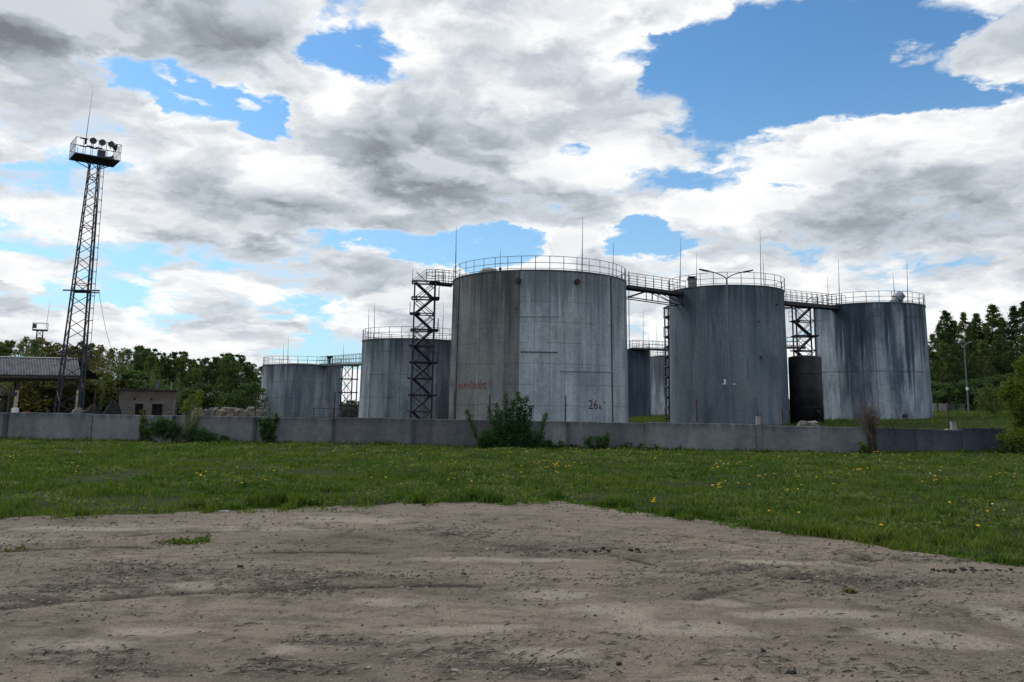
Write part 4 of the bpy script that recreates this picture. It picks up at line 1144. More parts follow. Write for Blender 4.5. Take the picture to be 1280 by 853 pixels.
# ------------------------------------------------------------------ far leaning wall panels on the right
t = thing('far_wall', 'distant wall of pale leaning concrete panels under the birches', 'wall', (0, 0, 0)); tag(t, kind='thing')
pxs = [1140, 1152, 1163, 1174, 1186, 1197, 1209, 1221, 1234, 1248, 1262, 1276, 1290]
for k in range(len(pxs) - 1):
    D = 122 + k * .6; a, b_ = wall_pt(pxs[k], D), wall_pt(pxs[k + 1], D)
    zt_ = Z_at(pxs[k], 504.5 + .014 * (pxs[k] - 1170), D); zb_ = float(base_z(a.x, D)) - .4
    d = b_ - a; mid = (a + b_) / 2
    o = MB().box((0, 0, (zt_ - zb_) / 2), (d.length * .86, .16, zt_ - zb_)).build('panel', M['stone'] if k % 4 else M['wall'], t, loc=(mid.x, mid.y, zb_))
    o.rotation_euler = (random.uniform(-.05, .05), random.uniform(-.06, .0), 0)
    MB().box((a.x, D + .3, zb_ + .8), (.28, .2, 1.5)).build('post', M['timber'], t)

# ------------------------------------------------------------------ foliage
def leaf_quads(cent, size, r_, flat=.0):
    """a bent leaf (two triangles sharing the midrib) at each centre"""
    n = len(cent)
    a = r_.normal(size=(n, 3)); a[:, 2] *= (1 - flat); a /= np.linalg.norm(a, axis=1, keepdims=True)
    b_ = r_.normal(size=(n, 3)); b_ -= (b_ * a).sum(1, keepdims=True) * a; b_ /= np.linalg.norm(b_, axis=1, keepdims=True)
    s_ = (size * r_.uniform(.6, 1.35, n))[:, None]; w_ = s_ * .36
    nn = np.cross(a, b_)
    v = np.stack([cent - a * s_ * .5, cent + b_ * w_ - nn * w_ * .3, cent + a * s_ * .5, cent - b_ * w_ - nn * w_ * .3], 1).reshape(-1, 3)
    i = np.arange(n)[:, None] * 4
    f = np.concatenate([i, i + 1, i + 2, i, i + 2, i + 3], 1).ravel()
    return v, f, np.full(2 * n, 3)
def clump_points(cl, rad, per, r_):
    """points spread through the volume of each clump, thicker towards its skin"""
    out = []
    for c, rr in zip(cl, rad):
        n = max(4, int(per * r_.uniform(.6, 1.4)))
        d = r_.normal(size=(n, 3)) * np.array([.72, .72, .60])
        out.append(c + d * rr)
    return np.concatenate(out)
def tree_meshes(name, H, R, cb, seed, leaf, nclump, per, mat, bark, profile, crad=.26, trunk_r=.12, drop=.12):
    r_ = np.random.default_rng(seed)
    t = r_.random(nclump) ** .85
    z = cb + (H - cb) * t
    pr = np.array([profile(q) for q in t]) * R
    rr = pr * np.sqrt(r_.uniform(.05, 1.0, nclump)); a = r_.uniform(0, 2 * PI, nclump)
    lob = 1 + .28 * np.sin(a * 2 + seed) * np.sin(t * 7 + seed)
    cl = np.stack([rr * lob * np.cos(a), rr * lob * np.sin(a), z], 1)
    keep = r_.random(nclump) > drop; cl = cl[keep]
    rad = R * crad * r_.uniform(.6, 1.3, len(cl)) * (1.12 - .78 * t[keep])
    pts = clump_points(cl, rad, per, r_)
    tip = np.stack([r_.normal(0, R * .05, per), r_.normal(0, R * .05, per), H - np.abs(r_.normal(0, R * .55, per))], 1)
    pts = np.concatenate([pts, tip])
    v, f, c = leaf_quads(pts, leaf, r_, .2)
    crown = np_mesh(name + '_crown', v, f, c, mat)
    mb = MB(); wob = r_.normal(0, .03 * R, (7, 2)); wob[0] = 0
    tp = [Vector((wob[k][0] * k * .6, wob[k][1] * k * .6, H * .93 * k / 6 - (.3 if k == 0 else 0))) for k in range(7)]
    for k in range(6): mb.tube(tp[k], tp[k + 1], trunk_r * (1 - k / 6.6), trunk_r * (1 - (k + 1) / 6.6), 6, False)
    for c_ in cl[::3]:
        zz = max(.15 * H, c_[2] - R * r_.uniform(.3, .8)); k = min(5, int(zz / (H * .93) * 6)); u = zz / (H * .93) * 6 - k
        s0 = tp[k].lerp(tp[k + 1], min(1, u)); e = Vector(c_); mid = s0.lerp(e, .55) + Vector((0, 0, -R * .05))
        mb.tube(s0, mid, trunk_r * .30, trunk_r * .2, 4, False).tube(mid, e, trunk_r * .2, trunk_r * .07, 4, False)
    return mb.mesh(name + '_trunk', bark, True), crown
def place_tree(meshes, name, label, loc, sc, rz, group, cat='tree', sz=None):
    o = thing(name, label, cat, loc, rz, group); o.scale = (sc, sc, sz or sc)
    link('trunk', meshes[0], o); link('crown', meshes[1], o)
    return o
oval = lambda t: max(.12, math.sin(PI * (.10 + .86 * t)) ** .7)
ragged = lambda s_: (lambda t: max(.14, (math.sin(PI * (.12 + .80 * t)) ** .8) * (.82 + .26 * math.sin(t * 11 + s_ * 2))))
spire = lambda t: max(.10, (1 - t) ** .75 * (1.0 if t > .12 else .6 + 3.3 * t))
plume = lambda t: max(.10, (1.02 - t) ** .62 * min(1, .55 + 2.2 * t) * (.84 + .22 * math.sin(t * 17)))
PA = [tree_meshes('broadleaf', 10, 2.5, 1.6, 100 + k, .25, 150, 42, M[['leaf_dark', 'leaf_mid', 'leaf_dark', 'leaf_olive', 'leaf_dark'][k]], M[['bark', 'birch', 'bark', 'birch', 'bark'][k]], ragged(k), crad=.22, drop=.18) for k in range(5)]
PB = [tree_meshes('slender_birch', 10, 1.35, .8, 200 + k, .12, 300, 44, M[['leaf_dark', 'leaf_mid', 'leaf_dark', 'leaf_dark'][k]], M[['birch', 'bark', 'birch', 'bark'][k]], plume, crad=.22, trunk_r=.08, drop=.08) for k in range(4)]
PS = [tree_meshes('shrub', 3, 1.6, .1, 300 + k, .17, 70, 44, M[['leaf_dark', 'leaf_mid', 'leaf_olive'][k]], M['bark'], oval, crad=.32, trunk_r=.05) for k in range(3)]
PF = [tree_meshes('sparse_aspen', 10, 2.0, 2.0, 400 + k, .20, 130, 20, M[['leaf_olive', 'leaf_mid'][k]], M['birch'], ragged(k + 3), crad=.22, trunk_r=.09, drop=.05) for k in range(2)]
TOPX = [-80, 5, 23, 37, 66, 90, 117, 131, 145, 173, 199, 213, 234, 253, 289, 299, 310, 322, 345, 380]
TOPY = [430, 426, 422, 420, 427, 428, 429, 435, 436, 433, 441, 439, 446, 446, 445, 445, 452, 454, 459, 468]
rt = random.Random(5)
def plant(meshes, name, label, px, D, ytop, group, wide=1.0, H0=10.0, cat='tree'):
    x0 = X_at(px, D, 490); zb = float(base_z(x0, D)) - .1
    sc = (Z_at(px, ytop, D) - zb) / H0
    return place_tree(meshes, name, label, (x0, D, zb), sc * wide, rt.uniform(0, 6.28), group, cat, sc)
GL = 'trees of the wood on the left'
px = -70.0
while px < 352:
    for row in range(2):
        D = (126 if row == 0 else 141) + rt.uniform(-4, 6); q = px + rt.uniform(-6, 6) + row * 9
        yt = float(np.interp(q, TOPX, TOPY)) + (rt.uniform(0, 13) if row == 0 else rt.uniform(-3, 5))
        if q < 160 and rt.random() < .6: me, lb = PF[rt.randrange(2)], ('front' if row == 0 else 'rear') + ' sparse olive young tree in the left wood behind the mast'
        elif q < 160: me, lb = PA[rt.choice((1, 3))], ('front' if row == 0 else 'rear') + ' leafy mid-green tree in the left wood behind the mast'
        else: me, lb = PA[rt.choice((0, 2, 4, 1))] , ('front' if row == 0 else 'rear') + ' dense dark tree in the wood between hut and lowest tank'
        plant(me, 'wood_tree', lb, q, D, yt, GL, rt.uniform(.85, 1.15))
    px += 14 + rt.uniform(-3, 3)
px = -60.0
while px < 350:
    D = 114 + rt.uniform(-4, 5)
    if px < 316:
        plant(PS[rt.randrange(3)] if px < 170 else PS[0], 'understorey_bush', 'dark bush along the foot of the left wood', px, D, float(np.interp(px, TOPX, TOPY)) + rt.uniform(28, 55), 'bushes under the left wood', rt.uniform(1.2, 1.8), 3.0, 'bush')
    px += 15 + rt.uniform(-3, 4)
for q, yt, lb in ((192, 462, 'light yellow-green young tree directly behind the brick hut'), (222, 466, 'yellow-green sapling crown right behind the hut roof'), (128, 470, 'pale olive sapling between mast and brick hut')):
    plant(PF[1], 'young_tree', lb, q, 108, yt, GL, .7)
for q, yt, D, lb in ((440, 501, 125, 'low bush seen through the trestle'), (452, 503, 118, 'low bush in the gap left of the shorter tank'), (985, 499, 95, 'bush in the bright gap left of the black tank'), (426, 503, 122, 'low bush behind the right edge of the lowest tank')):
    plant(PS[0], 'distant_bush', lb, q, D, yt, 'low bushes behind the tanks', 1.3, 3.0, 'bush')
GR = 'trees on the right'
RT = [(1160, 424, 150), (1170, 418, 146), (1180, 404, 140), (1189, 389, 138), (1198, 402, 143), (1211, 391, 139), (1219, 404, 145), (1227, 392, 140), (1238, 405, 145), (1248, 381, 138), (1259, 398, 144),
      (1275, 383, 136), (1290, 378, 138), (1305, 388, 142), (1322, 395, 140), (1168, 440, 134), (1183, 430, 132), (1200, 432, 131), (1216, 428, 133), (1233, 426, 131), (1251, 420, 133), (1266, 428, 131), (1284, 420, 132)]
for k, (q, yt, D) in enumerate(RT):
    plant(PB[k % 4] if k < 15 else PA[(0, 1, 4)[k % 3]], 'birch_tree', 'tall slender birch in the stand right of the last tank' if k < 15 else 'lower dense tree in the stand right of the last tank', q, D, yt, GR, rt.uniform(1.05, 1.5) if k < 15 else .75)
for q, yt in ((1166, 478), (1180, 482), (1195, 480), (1212, 478), (1228, 476), (1243, 474), (1258, 470), (1274, 468), (1290, 470)):
    plant(PS[0], 'understorey_bush', 'dark bush under the birches above the far leaning wall', q, 127, yt, 'bushes under the birches', 1.5, 3.0, 'bush')
plant(PS[1], 'young_tree', 'rounded mid-green bush standing before the far leaning wall', 1238, 92, 484, GR, 1.0, 3.0)
ORD = ['first', 'second', 'third', 'fourth', 'fifth', 'sixth', 'seventh', 'eighth', 'ninth', 'tenth', 'eleventh', 'twelfth', 'thirteenth', 'fourteenth', 'fifteenth', 'sixteenth', 'seventeenth', 'eighteenth', 'nineteenth', 'twentieth']
ORD += ['twenty-' + q for q in ORD[:9]] + ['thirtieth'] + ['thirty-' + q for q in ORD[:9]]
by = {}
for o in list(bpy.data.objects):
    if o.parent is None and o.get('category') in ('tree', 'bush') and o.get('label'): by.setdefault(o['label'], []).append(o)
for lb, lst in by.items():
    if len(lst) < 2: continue
    lst.sort(key=lambda o: o.location.x / o.location.y)
    for k, o in enumerate(lst): o['label'] = ORD[k] + ' from left: ' + lb
# ------------------------------------------------------------------ near bushes at the wall
def bush(name, label, px, D, mounds, shoots, leaf, mat, per=60, seed=1, stem=None, loose=0.0, cat='bush'):
    """mounds: (dx, dy, z, r, n clumps); shoots: (dx, height); in metres from the foot"""
    r_ = np.random.default_rng(seed); x0 = X_at(px, D, 550); zb = float(base_z(x0, D))
    o = thing(name, label, cat, (x0, D, zb - .05))
    pts = []; mb = MB()
    for dx, dy, zz, rr, nc in mounds:
        d = r_.normal(size=(nc, 3)); d /= np.linalg.norm(d, axis=1, keepdims=True)
        cl = np.array([dx, dy, zz]) + d * (rr * r_.uniform(.3, 1, nc) ** .5)[:, None] * np.array([1, .8, 1.0]); cl[:, 2] = np.maximum(cl[:, 2], .06)
        pts.append(clump_points(cl, np.full(nc, rr * .26), per, r_))
        for c_ in cl[::2]: 
            f0 = Vector((dx * .6 + r_.uniform(-.1, .1), dy * .5, 0)); mb.tube(f0, f0.lerp(Vector(c_), .6) + Vector((0, 0, .08)), .014, .009, 4, False).tube(f0.lerp(Vector(c_), .6) + Vector((0, 0, .08)), c_, .009, .004, 4, False)
    for dx, h in shoots:
        l_ = r_.uniform(-.10, .10); y_ = r_.uniform(-.3, .25)
        a, e = Vector((dx * .7, y_, 0)), Vector((dx + l_ * .4, y_, h)); mb.tube(a, e, .014, .004, 4, False)
        n = int(h * 190); u = r_.uniform(.28, 1.0, n)
        spread = (.05 + .035 * np.sin(u * 9 + dx * 7) ** 2 + .03 * (1 - u))
        pts.append(np.stack([a.x + (e.x - a.x) * u + r_.normal(0, 1, n) * spread, a.y + r_.normal(0, 1, n) * spread, h * u + r_.normal(0, .03, n)], 1))
    v, f, c = leaf_quads(np.concatenate(pts), leaf, r_, .1)
    link('stems', mb.mesh('stems', stem or M['bark'], True), o); link('foliage', np_mesh('foliage', v, f, c, mat), o)
    return o
m1 = 38 / 1030
bush('big_shrub', 'big dark green shrub with upright leafy shoots against the wall', 643, 38.1,
     [(-1.1, 0, .45, .50, 30), (-.5, -.1, .50, .58, 40), (.1, 0, .52, .60, 42), (.7, 0, .45, .52, 32), (1.25, .05, .30, .38, 18), (-1.45, .1, .3, .28, 10), (1.65, .1, .22, .24, 8), (.3, -.3, .28, .45, 22), (-.5, -.3, .28, .45, 22)],
     [(-2.2, 1.75), (-1.18, 1.95), (-.85, 2.05), (-.45, 2.55), (-.12, 2.25), (.12, 2.6), (.34, 2.35), (.52, 2.45), (.72, 2.0), (1.42, 1.7), (-.28, 1.9), (-.65, 1.8), (.24, 1.9), (.45, 1.8), (-1.0, 1.5)],
     .085, M['leaf_bush'], 46, 21)
bush('small_bush', 'small round dark bush at the wall right of the big shrub', 745, 38.0, [(-.15, 0, .32, .36, 22), (.25, 0, .30, .33, 18)], [(.5, .85), (.42, .7), (-.35, .6)], .07, M['leaf_bush'], 40, 22)
bush('small_bush', 'lowest dark tuft bush at the wall left of the small round bush', 703, 38.3, [(0, 0, .15, .25, 10), (.5, 0, .1, .2, 8)], [], .07, M['leaf_bush'], 40, 28)
bush('low_bush', 'low dark bush along the wall foot below the mid wall joint', 785, 38.0, [(0, 0, .14, .26, 12), (.6, .0, .12, .22, 8), (1.2, 0, .1, .2, 8)], [], .07, M['leaf_bush'], 40, 23)
bush('leafy_bush', 'rounded green bush with pale forked stem below the brick hut', 204, 39.0, [(-.25, 0, .75, .42, 26), (.3, 0, .65, .42, 24), (0, -.1, .9, .35, 16)], [(-.1, 1.25), (.5, 1.1)], .08, M['leaf_bush'], 44, 24, M['birch'])
bush('low_bush', 'straggling dark undergrowth along the wall right of the forked bush', 250, 39.1, [(-.5, 0, .3, .4, 22), (.1, 0, .3, .42, 22), (.6, 0, .22, .3, 14), (1.1, 0, .15, .25, 10)], [(-.3, .9), (.2, .8)], .08, M['leaf_bush'], 40, 25)
bush('climbing_vine', 'dark green creeper hanging over the wall below the hut window', 176, 39.75, [(0, -.05, 1.45, .12, 6), (.05, -.12, 1.1, .16, 8), (.2, -.15, .7, .22, 10), (.35, -.15, .35, .22, 9)], [], .08, M['leaf_mid'], 34, 26)
bush('climbing_vine', 'dark creeper covering the wall left of the lowest tank', 335, 39.05, [(-.2, 0, 1.1, .28, 14), (.15, 0, .9, .30, 16), (-.1, 0, .55, .32, 18), (.1, 0, .25, .3, 14), (.3, 0, 1.25, .2, 8)], [], .08, M['leaf_bush'], 44, 27)
bush('sapling', 'thin yellow-green sapling leaning over the wall near the hut', 231, 39.2, [(.1, 0, 1.75, .32, 14), (.35, 0, 2.15, .22, 8), (-.2, 0, 1.55, .22, 8)], [(.45, 2.5), (.1, 2.2)], .075, M['leaf_yellow'], 18, 29, M['birch'])
bush('roadside_tree', 'bright yellow-green young tree at the right end of the wall', 1299, 39.0,
     [(-.9, 0, 1.0, .8, 40), (0, 0, 1.6, 1.0, 60), (-.5, 0, 2.6, .95, 60), (.4, 0, 3.3, .8, 40), (-.2, 0, 4.0, .55, 26), (1.0, 0, 2.2, 1.0, 60), (-1.2, 0, 3.0, .5, 20), (.6, .2, .9, .8, 40)], [(-.6, 4.4), (.2, 4.8), (-1.2, 3.6)], .10, M['leaf_yellow'], 46, 30, cat='tree')
bush('dark_bush', 'dark thicket at the foot of the bright tree by the wall end', 1272, 39.6, [(-.4, 0, .55, .5, 26), (.3, 0, .6, .55, 26), (.9, 0, .5, .5, 20)], [], .08, M['leaf_bush'], 44, 31)
# dead bush: bundle of stems with a twiggy brown head
r_ = random.Random(8); x0 = X_at(1090, 37.1, 560); zb = float(base_z(x0, 37.1))
o = thing('dead_bush', 'dead brown twiggy bush at the wall joint before the rightmost tank', 'bush', (x0, 37.05, zb - .05))
mb = MB(); tw = MB()
for k in range(34):
    a = Vector((r_.uniform(-.16, .16), r_.uniform(-.12, .12), 0)); e = Vector((r_.uniform(-.22, .22), r_.uniform(-.15, .15), r_.uniform(1.1, 1.65)))
    mb.tube(a, e, .03, .012, 5, False)
    for j in range(6):
        e2 = e + Vector((r_.uniform(-.5, .35), r_.uniform(-.25, .25), r_.uniform(.0, .75))); tw.tube(e, e2, .009, .004, 3, False)
        for i_ in range(3): tw.tube(e2, e2 + Vector((r_.uniform(-.2, .2), r_.uniform(-.15, .15), r_.uniform(-.05, .22))), .005, .003, 3, False)
mb.build('stems', M['bark'], o); tw.build('twigs', M['twig'], o)
bush('green_foot', 'small green bush at the foot of the dead brown bush', 1078, 37.0, [(-.1, 0, .3, .28, 14), (.1, 0, .2, .25, 10)], [], .07, M['leaf_mid'], 40, 33)

# ------------------------------------------------------------------ meadow grass (blades)
m_, N, b = newmat('grass_blades')
p = N.pos(); r = N.island()
n1, n2, n3 = N.noise(p, .28, 4, .6), N.noise(p, 1.3, 4, .6), N.noise(p, .09, 3, .5)
n4 = N.noise(p, 3.4, 3, .6)
c = N.mix((r * .55 + n2.step(.3, .7) * .35 + n4.step(.35, .65) * .25 - .1).clamp(), (.026, .074, .010), (.128, .205, .024))
c = N.mix(n1.step(.48, .66) * .45, c, (.185, .200, .040))
c = N.mix(n1.step(.26, .44)._b('SUBTRACT', 1.0).abs() * .5, c, (.020, .048, .014))
n5 = N.noise(p, 4.5, 3, .6)
c = N.mix(n5.step(.50, .66) * .6, c, (.012, .044, .012))  # clump shadows put into the blade colour as dark green noise
c = N.mix((r * 7.13)._b('FRACT', None).step(.86, .90) * .7, c, (.17, .145, .07))
N.put(b.inputs['Base Color'], c); b.inputs['Roughness'].default_value = .6; b.inputs['Specular IOR Level'].default_value = .2
tr = N.node('ShaderNodeBsdfTranslucent'); N.put(tr.inputs[0], N.mix(1.0, c, (1.2, 1.25, .6), 'MULTIPLY')); mx = N.node('ShaderNodeMixShader'); mx.inputs[0].default_value = .35
N.t.links.new(b.outputs[0], mx.inputs[1]); N.t.links.new(tr.outputs[0], mx.inputs[2]); N.t.links.new(mx.outputs[0], N.t.nodes['Material Output'].inputs[0])
M['grass'] = m_
WX = np.array([wall_pt(q, d).x for q, d in WALL] + [wall_pt(q, d).x for q, d, _ in W2] + [34.0]); WY = np.array([d for _, d in WALL] + [d for _, d, _ in W2] + [41.5])
def wall_y(x): return np.interp(x, WX, WY)
def blades(n, seed, y0, y1, hs=1.0, ws=1.0, wide=0.0, near_edge=False, sel=None):
    g = np.random.default_rng(seed)
    u = g.random(n); e = .4                       # density falls with distance
    y = (y0 ** e + (y1 ** e - y0 ** e) * u) ** (1 / e)
    x = (g.random(n) * 2 - 1) * (y * .665 + 1.5)
    ed = edge_y(x)
    if near_edge: y = ed + g.normal(.12, .34, n)
    lim = ed - .12 - (.75 * sstep(fbm(x * 2.3 + 70, y * 2.3, 2), .50, .62) if near_edge else 0.0)
    k = (y > lim + g.normal(0, .10, n) + (g.random(n) < .02) * -.5) & (y < wall_y(x) - .09)
    tuft = .45 * fbm(x * 1.5 + 7, y * 1.5, 3) + .55 * fbm(x * 4.0 + 2, y * 4.0 + 9, 2); dens = fbm(x * .55 + 31, y * .55 + 3, 3)
    k &= (g.random(n) < .18 + 1.3 * sstep(dens, .28, .58)) & ((y - ed > 1.3) | (g.random(n) < .15 + sstep(fbm(x * 2.2 + 5, y * 2.2, 2), .38, .55)))
    if sel is not None: k &= sel(x, y, g)
    x, y, tuft, ed = x[k], y[k], tuft[k], ed[k]; n = len(x)
    edge_dist = y - ed; wd = wall_y(x) - y
    h = (.018 + .125 * sstep(tuft, .46, .74) + .03 * sstep(fbm(x * .4, y * .4 + 60, 2), .45, .7)) * g.uniform(.55, 1.4, n) * hs
    h *= .45 + .55 * sstep(edge_dist, -.5, .4); h += .16 * np.exp(-(wd / .55) ** 2) * g.uniform(.2, 1.3, n)
    w = .0055 * (np.maximum(y, 7) / 9) ** .85 * g.uniform(.7, 1.5, n) * ws
    z = np.where(y < ed, dirt_z(x, y), base_z(x, y)) - .005
    a = g.random(n) * 2 * PI; ln = g.uniform(.1, .75, n) * h; la = g.random(n) * 2 * PI
    dx, dy = np.cos(a) * w, np.sin(a) * w; lx, ly = np.cos(la) * ln, np.sin(la) * ln
    v = np.stack([np.stack([x - dx, y - dy, z], 1), np.stack([x + dx, y + dy, z], 1),
                  np.stack([x + dx * .8 + lx * .4, y + dy * .8 + ly * .4, z + h * .62], 1), np.stack([x - dx * .8 + lx * .4, y - dy * .8 + ly * .4, z + h * .62], 1),
                  np.stack([x + lx, y + ly, z + h], 1)], 1).reshape(-1, 3)
    i = np.arange(n)[:, None] * 5
    f = np.concatenate([i, i + 1, i + 2, i + 3, i + 3, i + 2, i + 4], 1).ravel()
    return v, f, np.tile([4, 3], n)
def join(parts):
    V, Fc, C, o = [], [], [], 0
    for v, f, c in parts: V.append(v); Fc.append(f + o); C.append(c); o += len(v)
    return np.concatenate(V), np.concatenate(Fc), np.concatenate(C)
gr = join([blades(430000, 51, 8.2, 41), blades(60000, 52, 9, 20, 1.7, 1.2, near_edge=True)])
tag(link('meadow_grass', np_mesh('meadow_grass', *gr, M['grass'])), 'short green meadow grass between the yard and the wall', 'grass', kind='stuff')
# low broad-leaved weeds in patches through the meadow
g = np.random.default_rng(91); n = 90000
y = (8.5 ** .5 + (39 ** .5 - 8.5 ** .5) * g.random(n)) ** 2; x = (g.random(n) * 2 - 1) * (y * .665 + 1.5)
pt = fbm(x * 1.0 + 12, y * 1.0 + 4, 3, .6); ed = edge_y(x)
k = (y > ed + .05) & (y < wall_y(x) - .15) & (pt > .56 + .10 * g.random(n)); x, y, pt = x[k], y[k], pt[k]
pw = np.stack([x, y, base_z(x, y) + .02 + g.random(len(x)) * (.05 + .22 * np.clip(pt - .58, 0, .4))], 1)
wv = leaf_quads(pw, .055 * (.7 + y / 28), g, .5)
tag(link('meadow_weeds', np_mesh('meadow_weeds', *wv, M['leaf_mid'])), 'low broad-leaved weeds in darker patches of the meadow', 'weeds', kind='stuff')
# rough grass behind the wall, around the tanks
g = np.random.default_rng(77); n = 60000
y = 42 + 78 * g.random(n) ** .8; x = -10 + g.random(n) * (y * .665 + 12); tuft = fbm(x * .6, y * .6, 3)
h = (.10 + .30 * sstep(tuft, .4, .75)) * g.uniform(.5, 1.3, n); w = .03 * (y / 60); z = base_z(x, y) - .01; a = g.random(n) * 6.28; ln = h * g.uniform(.1, .6, n); la = g.random(n) * 6.28
dx, dy, lx, ly = np.cos(a) * w, np.sin(a) * w, np.cos(la) * ln, np.sin(la) * ln
v = np.stack([np.stack([x - dx, y - dy, z], 1), np.stack([x + dx, y + dy, z], 1), np.stack([x + lx, y + ly, z + h], 1)], 1).reshape(-1, 3)
tag(link('rough_grass', np_mesh('rough_grass', v, np.arange(3 * n), np.full(n, 3), M['grass'])), 'rough grass on the ground around the tanks behind the wall', 'grass', kind='stuff')

# ------------------------------------------------------------------ dandelions
M['yellow'] = flatmat('dandelion_yellow', (.62, .40, .015), .7, 0, .15); M['stemgreen'] = flatmat('stem_green', (.06, .10, .03), .7)
M['puff'] = flatmat('dandelion_seed_white', (.55, .55, .50), .8, 0, .1)
def flower_mesh(nm, mat, h, r):
    mb = MB(); mb.tube((0, 0, 0), (.01, .005, h), .004, .003, 4, True, 1)
    mb.lathe([(.004, h - .012), (r * .8, h + .002), (r, h + .008), (r * .75, h + .016), (r * .25, h + .02)], 9, (.01, .005, 0), 0)
    return mb.mesh(nm, [mat, M['stemgreen']])
FL = [flower_mesh('dandelion', M['yellow'], h, r) for h, r in ((.10, .022), (.14, .025), (.17, .02), (.12, .028))]
PUF = flower_mesh('dandelion', M['puff'], .2, .02)
clusters = [(20, 577, 8, 3, 4), (100, 588, 14, 8, 3), (250, 600, 12, 6, 5), (330, 606, 30, 14, 5), (480, 567, 60, 5, 16), (600, 575, 80, 14, 14), (680, 590, 50, 16, 16), (740, 563, 50, 6, 14), (800, 572, 40, 6, 10), (690, 588, 14, 4, 8),
            (870, 586, 60, 10, 12), (905, 588, 14, 3, 7), (960, 613, 60, 6, 8), (900, 614, 10, 4, 5), (1070, 592, 12, 3, 8), (1000, 600, 60, 8, 8), (1100, 571, 50, 5, 14), (1170, 605, 16, 5, 7), (1130, 588, 40, 8, 8), (1220, 575, 60, 8, 10),
            (1255, 598, 30, 8, 6), (1160, 565, 60, 4, 10), (817, 637, 4, 2, 4), (960, 648, 3, 2, 1), (1000, 652, 3, 2, 1), (1103, 668, 3, 2, 1), (1225, 668, 3, 1, 2), (1250, 650, 20, 3, 3), (1180, 640, 20, 4, 2), (1060, 572, 70, 6, 10), (560, 600, 120, 16, 6), (1010, 572, 60, 4, 8)]
rd = random.Random(12)
for cxp, cyp, sx_, sy_, n in clusters:
    for k in range(n):
        q = ground_at(cxp + rd.gauss(0, sx_ * .6), max(566, cyp + rd.gauss(0, sy_ * .6)))
        if q.y > float(wall_y(q.x)) - .3 or q.y < float(edge_y(q.x)) + .02: continue
        left = q.x < 0
        o = link('dandelion', PUF if rd.random() < .06 else FL[rd.randrange(4)], None, (q.x, q.y, float(base_z(q.x, q.y)) + .0), rd.uniform(0, 6))
        s_ = rd.uniform(.85, 1.25); o.scale = (s_, s_, rd.uniform(.8, 1.2))
        pale = o.data is PUF
        tag(o, ('white seeded dandelion in the grass' if pale else 'yellow dandelion in the grass') + (' on the left half of the meadow' if left else ' on the right half of the meadow'), 'dandelion', 'dandelions in the meadow')

# ------------------------------------------------------------------ small things on the bare yard
M['pebble'] = islandmat('pebbles', ((.060, .052, .045), (.16, .14, .12), (.32, .30, .27))); M['chip'] = islandmat('wood_chips', ((.05, .04, .034), (.12, .10, .085), (.33, .29, .24))); M['blackstone'] = flatmat('black_stone', (.02, .02, .024), .7, 0, .4, 20)
M['paleslab'] = flatmat('pale_stone', (.42, .41, .38), .9, 0, .2, 10); M['clod'] = flatmat('dark_clod', (.035, .028, .024), .95, 0, .4, 15)
def scatter(n, seed, y1, patch):
    g = np.random.default_rng(seed); e = .5
    y = (3.6 ** e + (y1 ** e - 3.6 ** e) * g.random(n)) ** (1 / e); x = (g.random(n) * 2 - 1) * (y * .66 + 1)
    k = (y < edge_y(x) - .05)
    if patch: k &= g.random(n) < .06 + .5 * sstep(fbm(x * .55 + seed, y * 1.3 + 8, 3), *patch) + .7 * px_blobs(LITTER, x, y)
    return x[k], y[k], g
x, y, g = scatter(40000, 61, 15, (.42, .66)); n = len(x)
o8 = np.array([(1, 0, 0), (0, 1, 0), (-1, 0, 0), (0, -1, 0), (0, 0, .7), (0, 0, -.7)], float)
sz = (.0035 + .009 * g.random(n) ** 4) * (.8 + y / 11)
v = np.stack([x, y, dirt_z(x, y) + sz * .2], 1)[:, None] + o8[None] * sz[:, None, None] * g.uniform(.6, 1.4, (n, 6, 3))
fo = np.array([(0, 1, 4), (1, 2, 4), (2, 3, 4), (3, 0, 4), (1, 0, 5), (2, 1, 5), (3, 2, 5), (0, 3, 5)])
tag(link('gravel', np_mesh('gravel', v.reshape(-1, 3), (fo[None] + np.arange(n)[:, None, None] * 6).ravel(), np.full(8 * n, 3), M['pebble'])), 'loose gravel strewn over the bare dirt yard', 'gravel', kind='stuff')
x, y, g = scatter(22000, 62, 12, (.50, .68)); n = len(x)
L = .012 + .05 * g.random(n) ** 2.5; a = g.normal(0, .8, n); w = .0025 + .004 * g.random(n)
dx, dy = np.cos(a) * L, np.sin(a) * L; nx_, ny_ = -np.sin(a) * w, np.cos(a) * w; z = dirt_z(x, y) + .004; tz = g.normal(0, .006, n)
v = np.stack([np.stack([x - dx + nx_, y - dy + ny_, z], 1), np.stack([x - dx - nx_, y - dy - ny_, z], 1), np.stack([x + dx * 1, y + dy, z + np.abs(tz) + .003], 1), np.stack([x, y, z + w * 2 + .003], 1)], 1)
fo = np.array([(0, 1, 3), (1, 2, 3), (2, 0, 3), (0, 2, 1)])
tag(link('wood_chips', np_mesh('wood_chips', v.reshape(-1, 3), (fo[None] + np.arange(n)[:, None, None] * 4).ravel(), np.full(4 * n, 3), M['chip'])), 'bits of bark and wood chips littering the dirt', 'wood chips', kind='stuff')
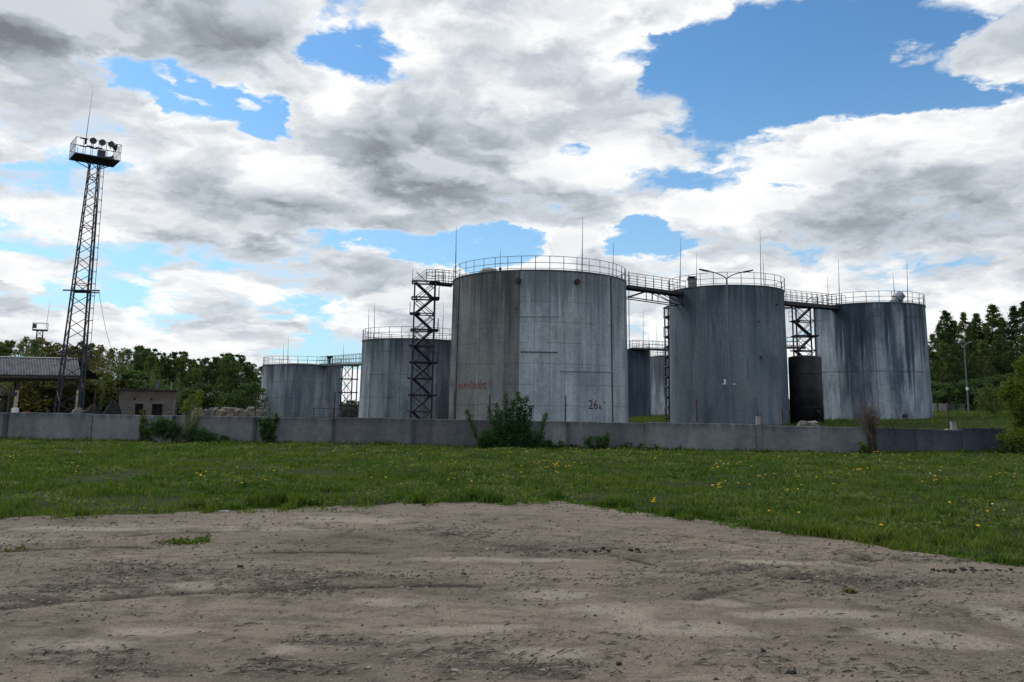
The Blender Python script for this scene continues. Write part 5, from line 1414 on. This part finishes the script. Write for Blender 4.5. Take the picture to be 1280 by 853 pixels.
for px, py, sz, mt, lb in ((773.5, 832.5, .022, 'blackstone', 'black stone on the dirt below the pale patch, near the bottom edge'), (954, 818, .02, 'blackstone', 'flat black stone on the right half of the dirt yard'), (990, 847, .024, 'blackstone', 'larger dark stone at the bottom edge of the yard'),
                       (502, 784, .02, 'pebble', 'grey pebble left of the middle of the dirt yard'), (530, 633, .03, 'clod', 'dark clod at the grass edge in the middle'), (580, 720, .024, 'blackstone', 'small dark stone in the middle of the yard'), (300, 711, .028, 'clod', 'dark clod on the left of the yard')):
    q = ground_at(px, py); z = float(dirt_z(np.array([q.x]), np.array([q.y]))[0])
    tag(link('stone', rubble_mesh('stone', (sz * 2, sz * 1.6, sz * 1.1), M[mt], int(px), 2, .16), None, (q.x, q.y, z - .006), rd.uniform(0, 3)), lb, 'stone', 'stones on the yard')
q = ground_at(273, 640); tag(link('pale_slab', rubble_mesh('pale_slab', (.34, .12, .022), M['paleslab'], 3, 1, .12), None, (q.x, q.y, float(dirt_z(np.array([q.x]), np.array([q.y]))[0]) - .01)), 'flat pale stone lying at the grass edge on the left', 'stone')
for px, py, n, w, lb in ((1215, 716, 40, .22, 'cluster of dark clods by the right-hand rut'), (765, 694, 30, .25, 'cluster of dark clods in the middle rut')):
    q = ground_at(px, py); o = thing('clod_cluster', lb, 'clods', (q.x, q.y, float(dirt_z(np.array([q.x]), np.array([q.y]))[0])))
    for k in range(n):
        s_ = rd.uniform(.012, .038); link('clod', rubble_mesh('clod', (s_ * 1.4, s_, s_ * .7), M['clod'], k + int(px), 1, .2), o, (rd.gauss(0, w), rd.gauss(0, w * .35), -.008), rd.uniform(0, 3))
for px, py, L, an, lb in ((1055, 791, .10, .4, 'short dark stick on the right of the yard'), (340, 829, .16, .1, 'thin grey stick on the left foreground dirt'), (345, 842, .18, .2, 'curved dark stick in the bottom left foreground'), (310, 784, .12, .7, 'thin twig on the left foreground'), (585, 810, .10, .0, 'pale straight twig in the middle foreground')):
    q = ground_at(px, py); z = float(dirt_z(np.array([q.x]), np.array([q.y]))[0]); o = MB()
    pts = [Vector((math.cos(an) * L * (u - .5) * 2, math.sin(an) * L * (u - .5) * 2 + .02 * math.sin(u * 5), .006 + .01 * math.sin(u * PI))) for u in np.linspace(0, 1, 7)]
    tag(o.path(pts, .006, 5).tube(pts[3], pts[3] + Vector((.03, .04, .015)), .004, .002, 4).build('stick', M['chip'], None, loc=(q.x, q.y, z)), lb, 'stick', 'sticks on the yard')
def weed(px, py, w, n, lb, mat='leaf_mid', hs=.05):
    q = ground_at(px, py); r_ = np.random.default_rng(int(px)); z = float(dirt_z(np.array([q.x]), np.array([q.y]))[0])
    pts = np.stack([r_.normal(0, w * .5, n), r_.normal(0, w * .3, n), np.abs(r_.normal(0, hs, n))], 1)
    o = thing('weed_patch', lb, 'weeds', (q.x, q.y, z), 0, 'weed tufts'); v, f, c = leaf_quads(pts, .045, r_, .3)
    link('leaves', np_mesh('leaves', v, f, c, M[mat]), o)
weed(228, 680, .26, 260, 'small flat green weed patch alone on the dirt at left', 'leaf_yellow', .025)
weed(256, 678, .06, 40, 'tiny dark weed beside the flat green patch', 'leaf_dark', .05)
weed(12, 691, .3, 90, 'withered low weed at the left edge of the yard', 'leaf_olive', .04)
weed(460, 629, .35, 260, 'dark green weed tuft overhanging the dirt left of middle', 'leaf_mid', .07)
weed(566, 626, .3, 220, 'dark green weed tuft at the middle grass edge', 'leaf_mid', .07)
weed(245, 636, .35, 240, 'dark green weed tuft beside the flat pale stone', 'leaf_mid', .06)
weed(528, 597, .5, 300, 'tall dark weed clump in the middle of the meadow', 'leaf_dark', .12)
weed(955, 657, .3, 260, 'dark weed tuft on the right grass edge', 'leaf_mid', .07)
weed(1063, 743, .05, 50, 'tiny weed on the right of the dirt yard', 'leaf_olive', .02)
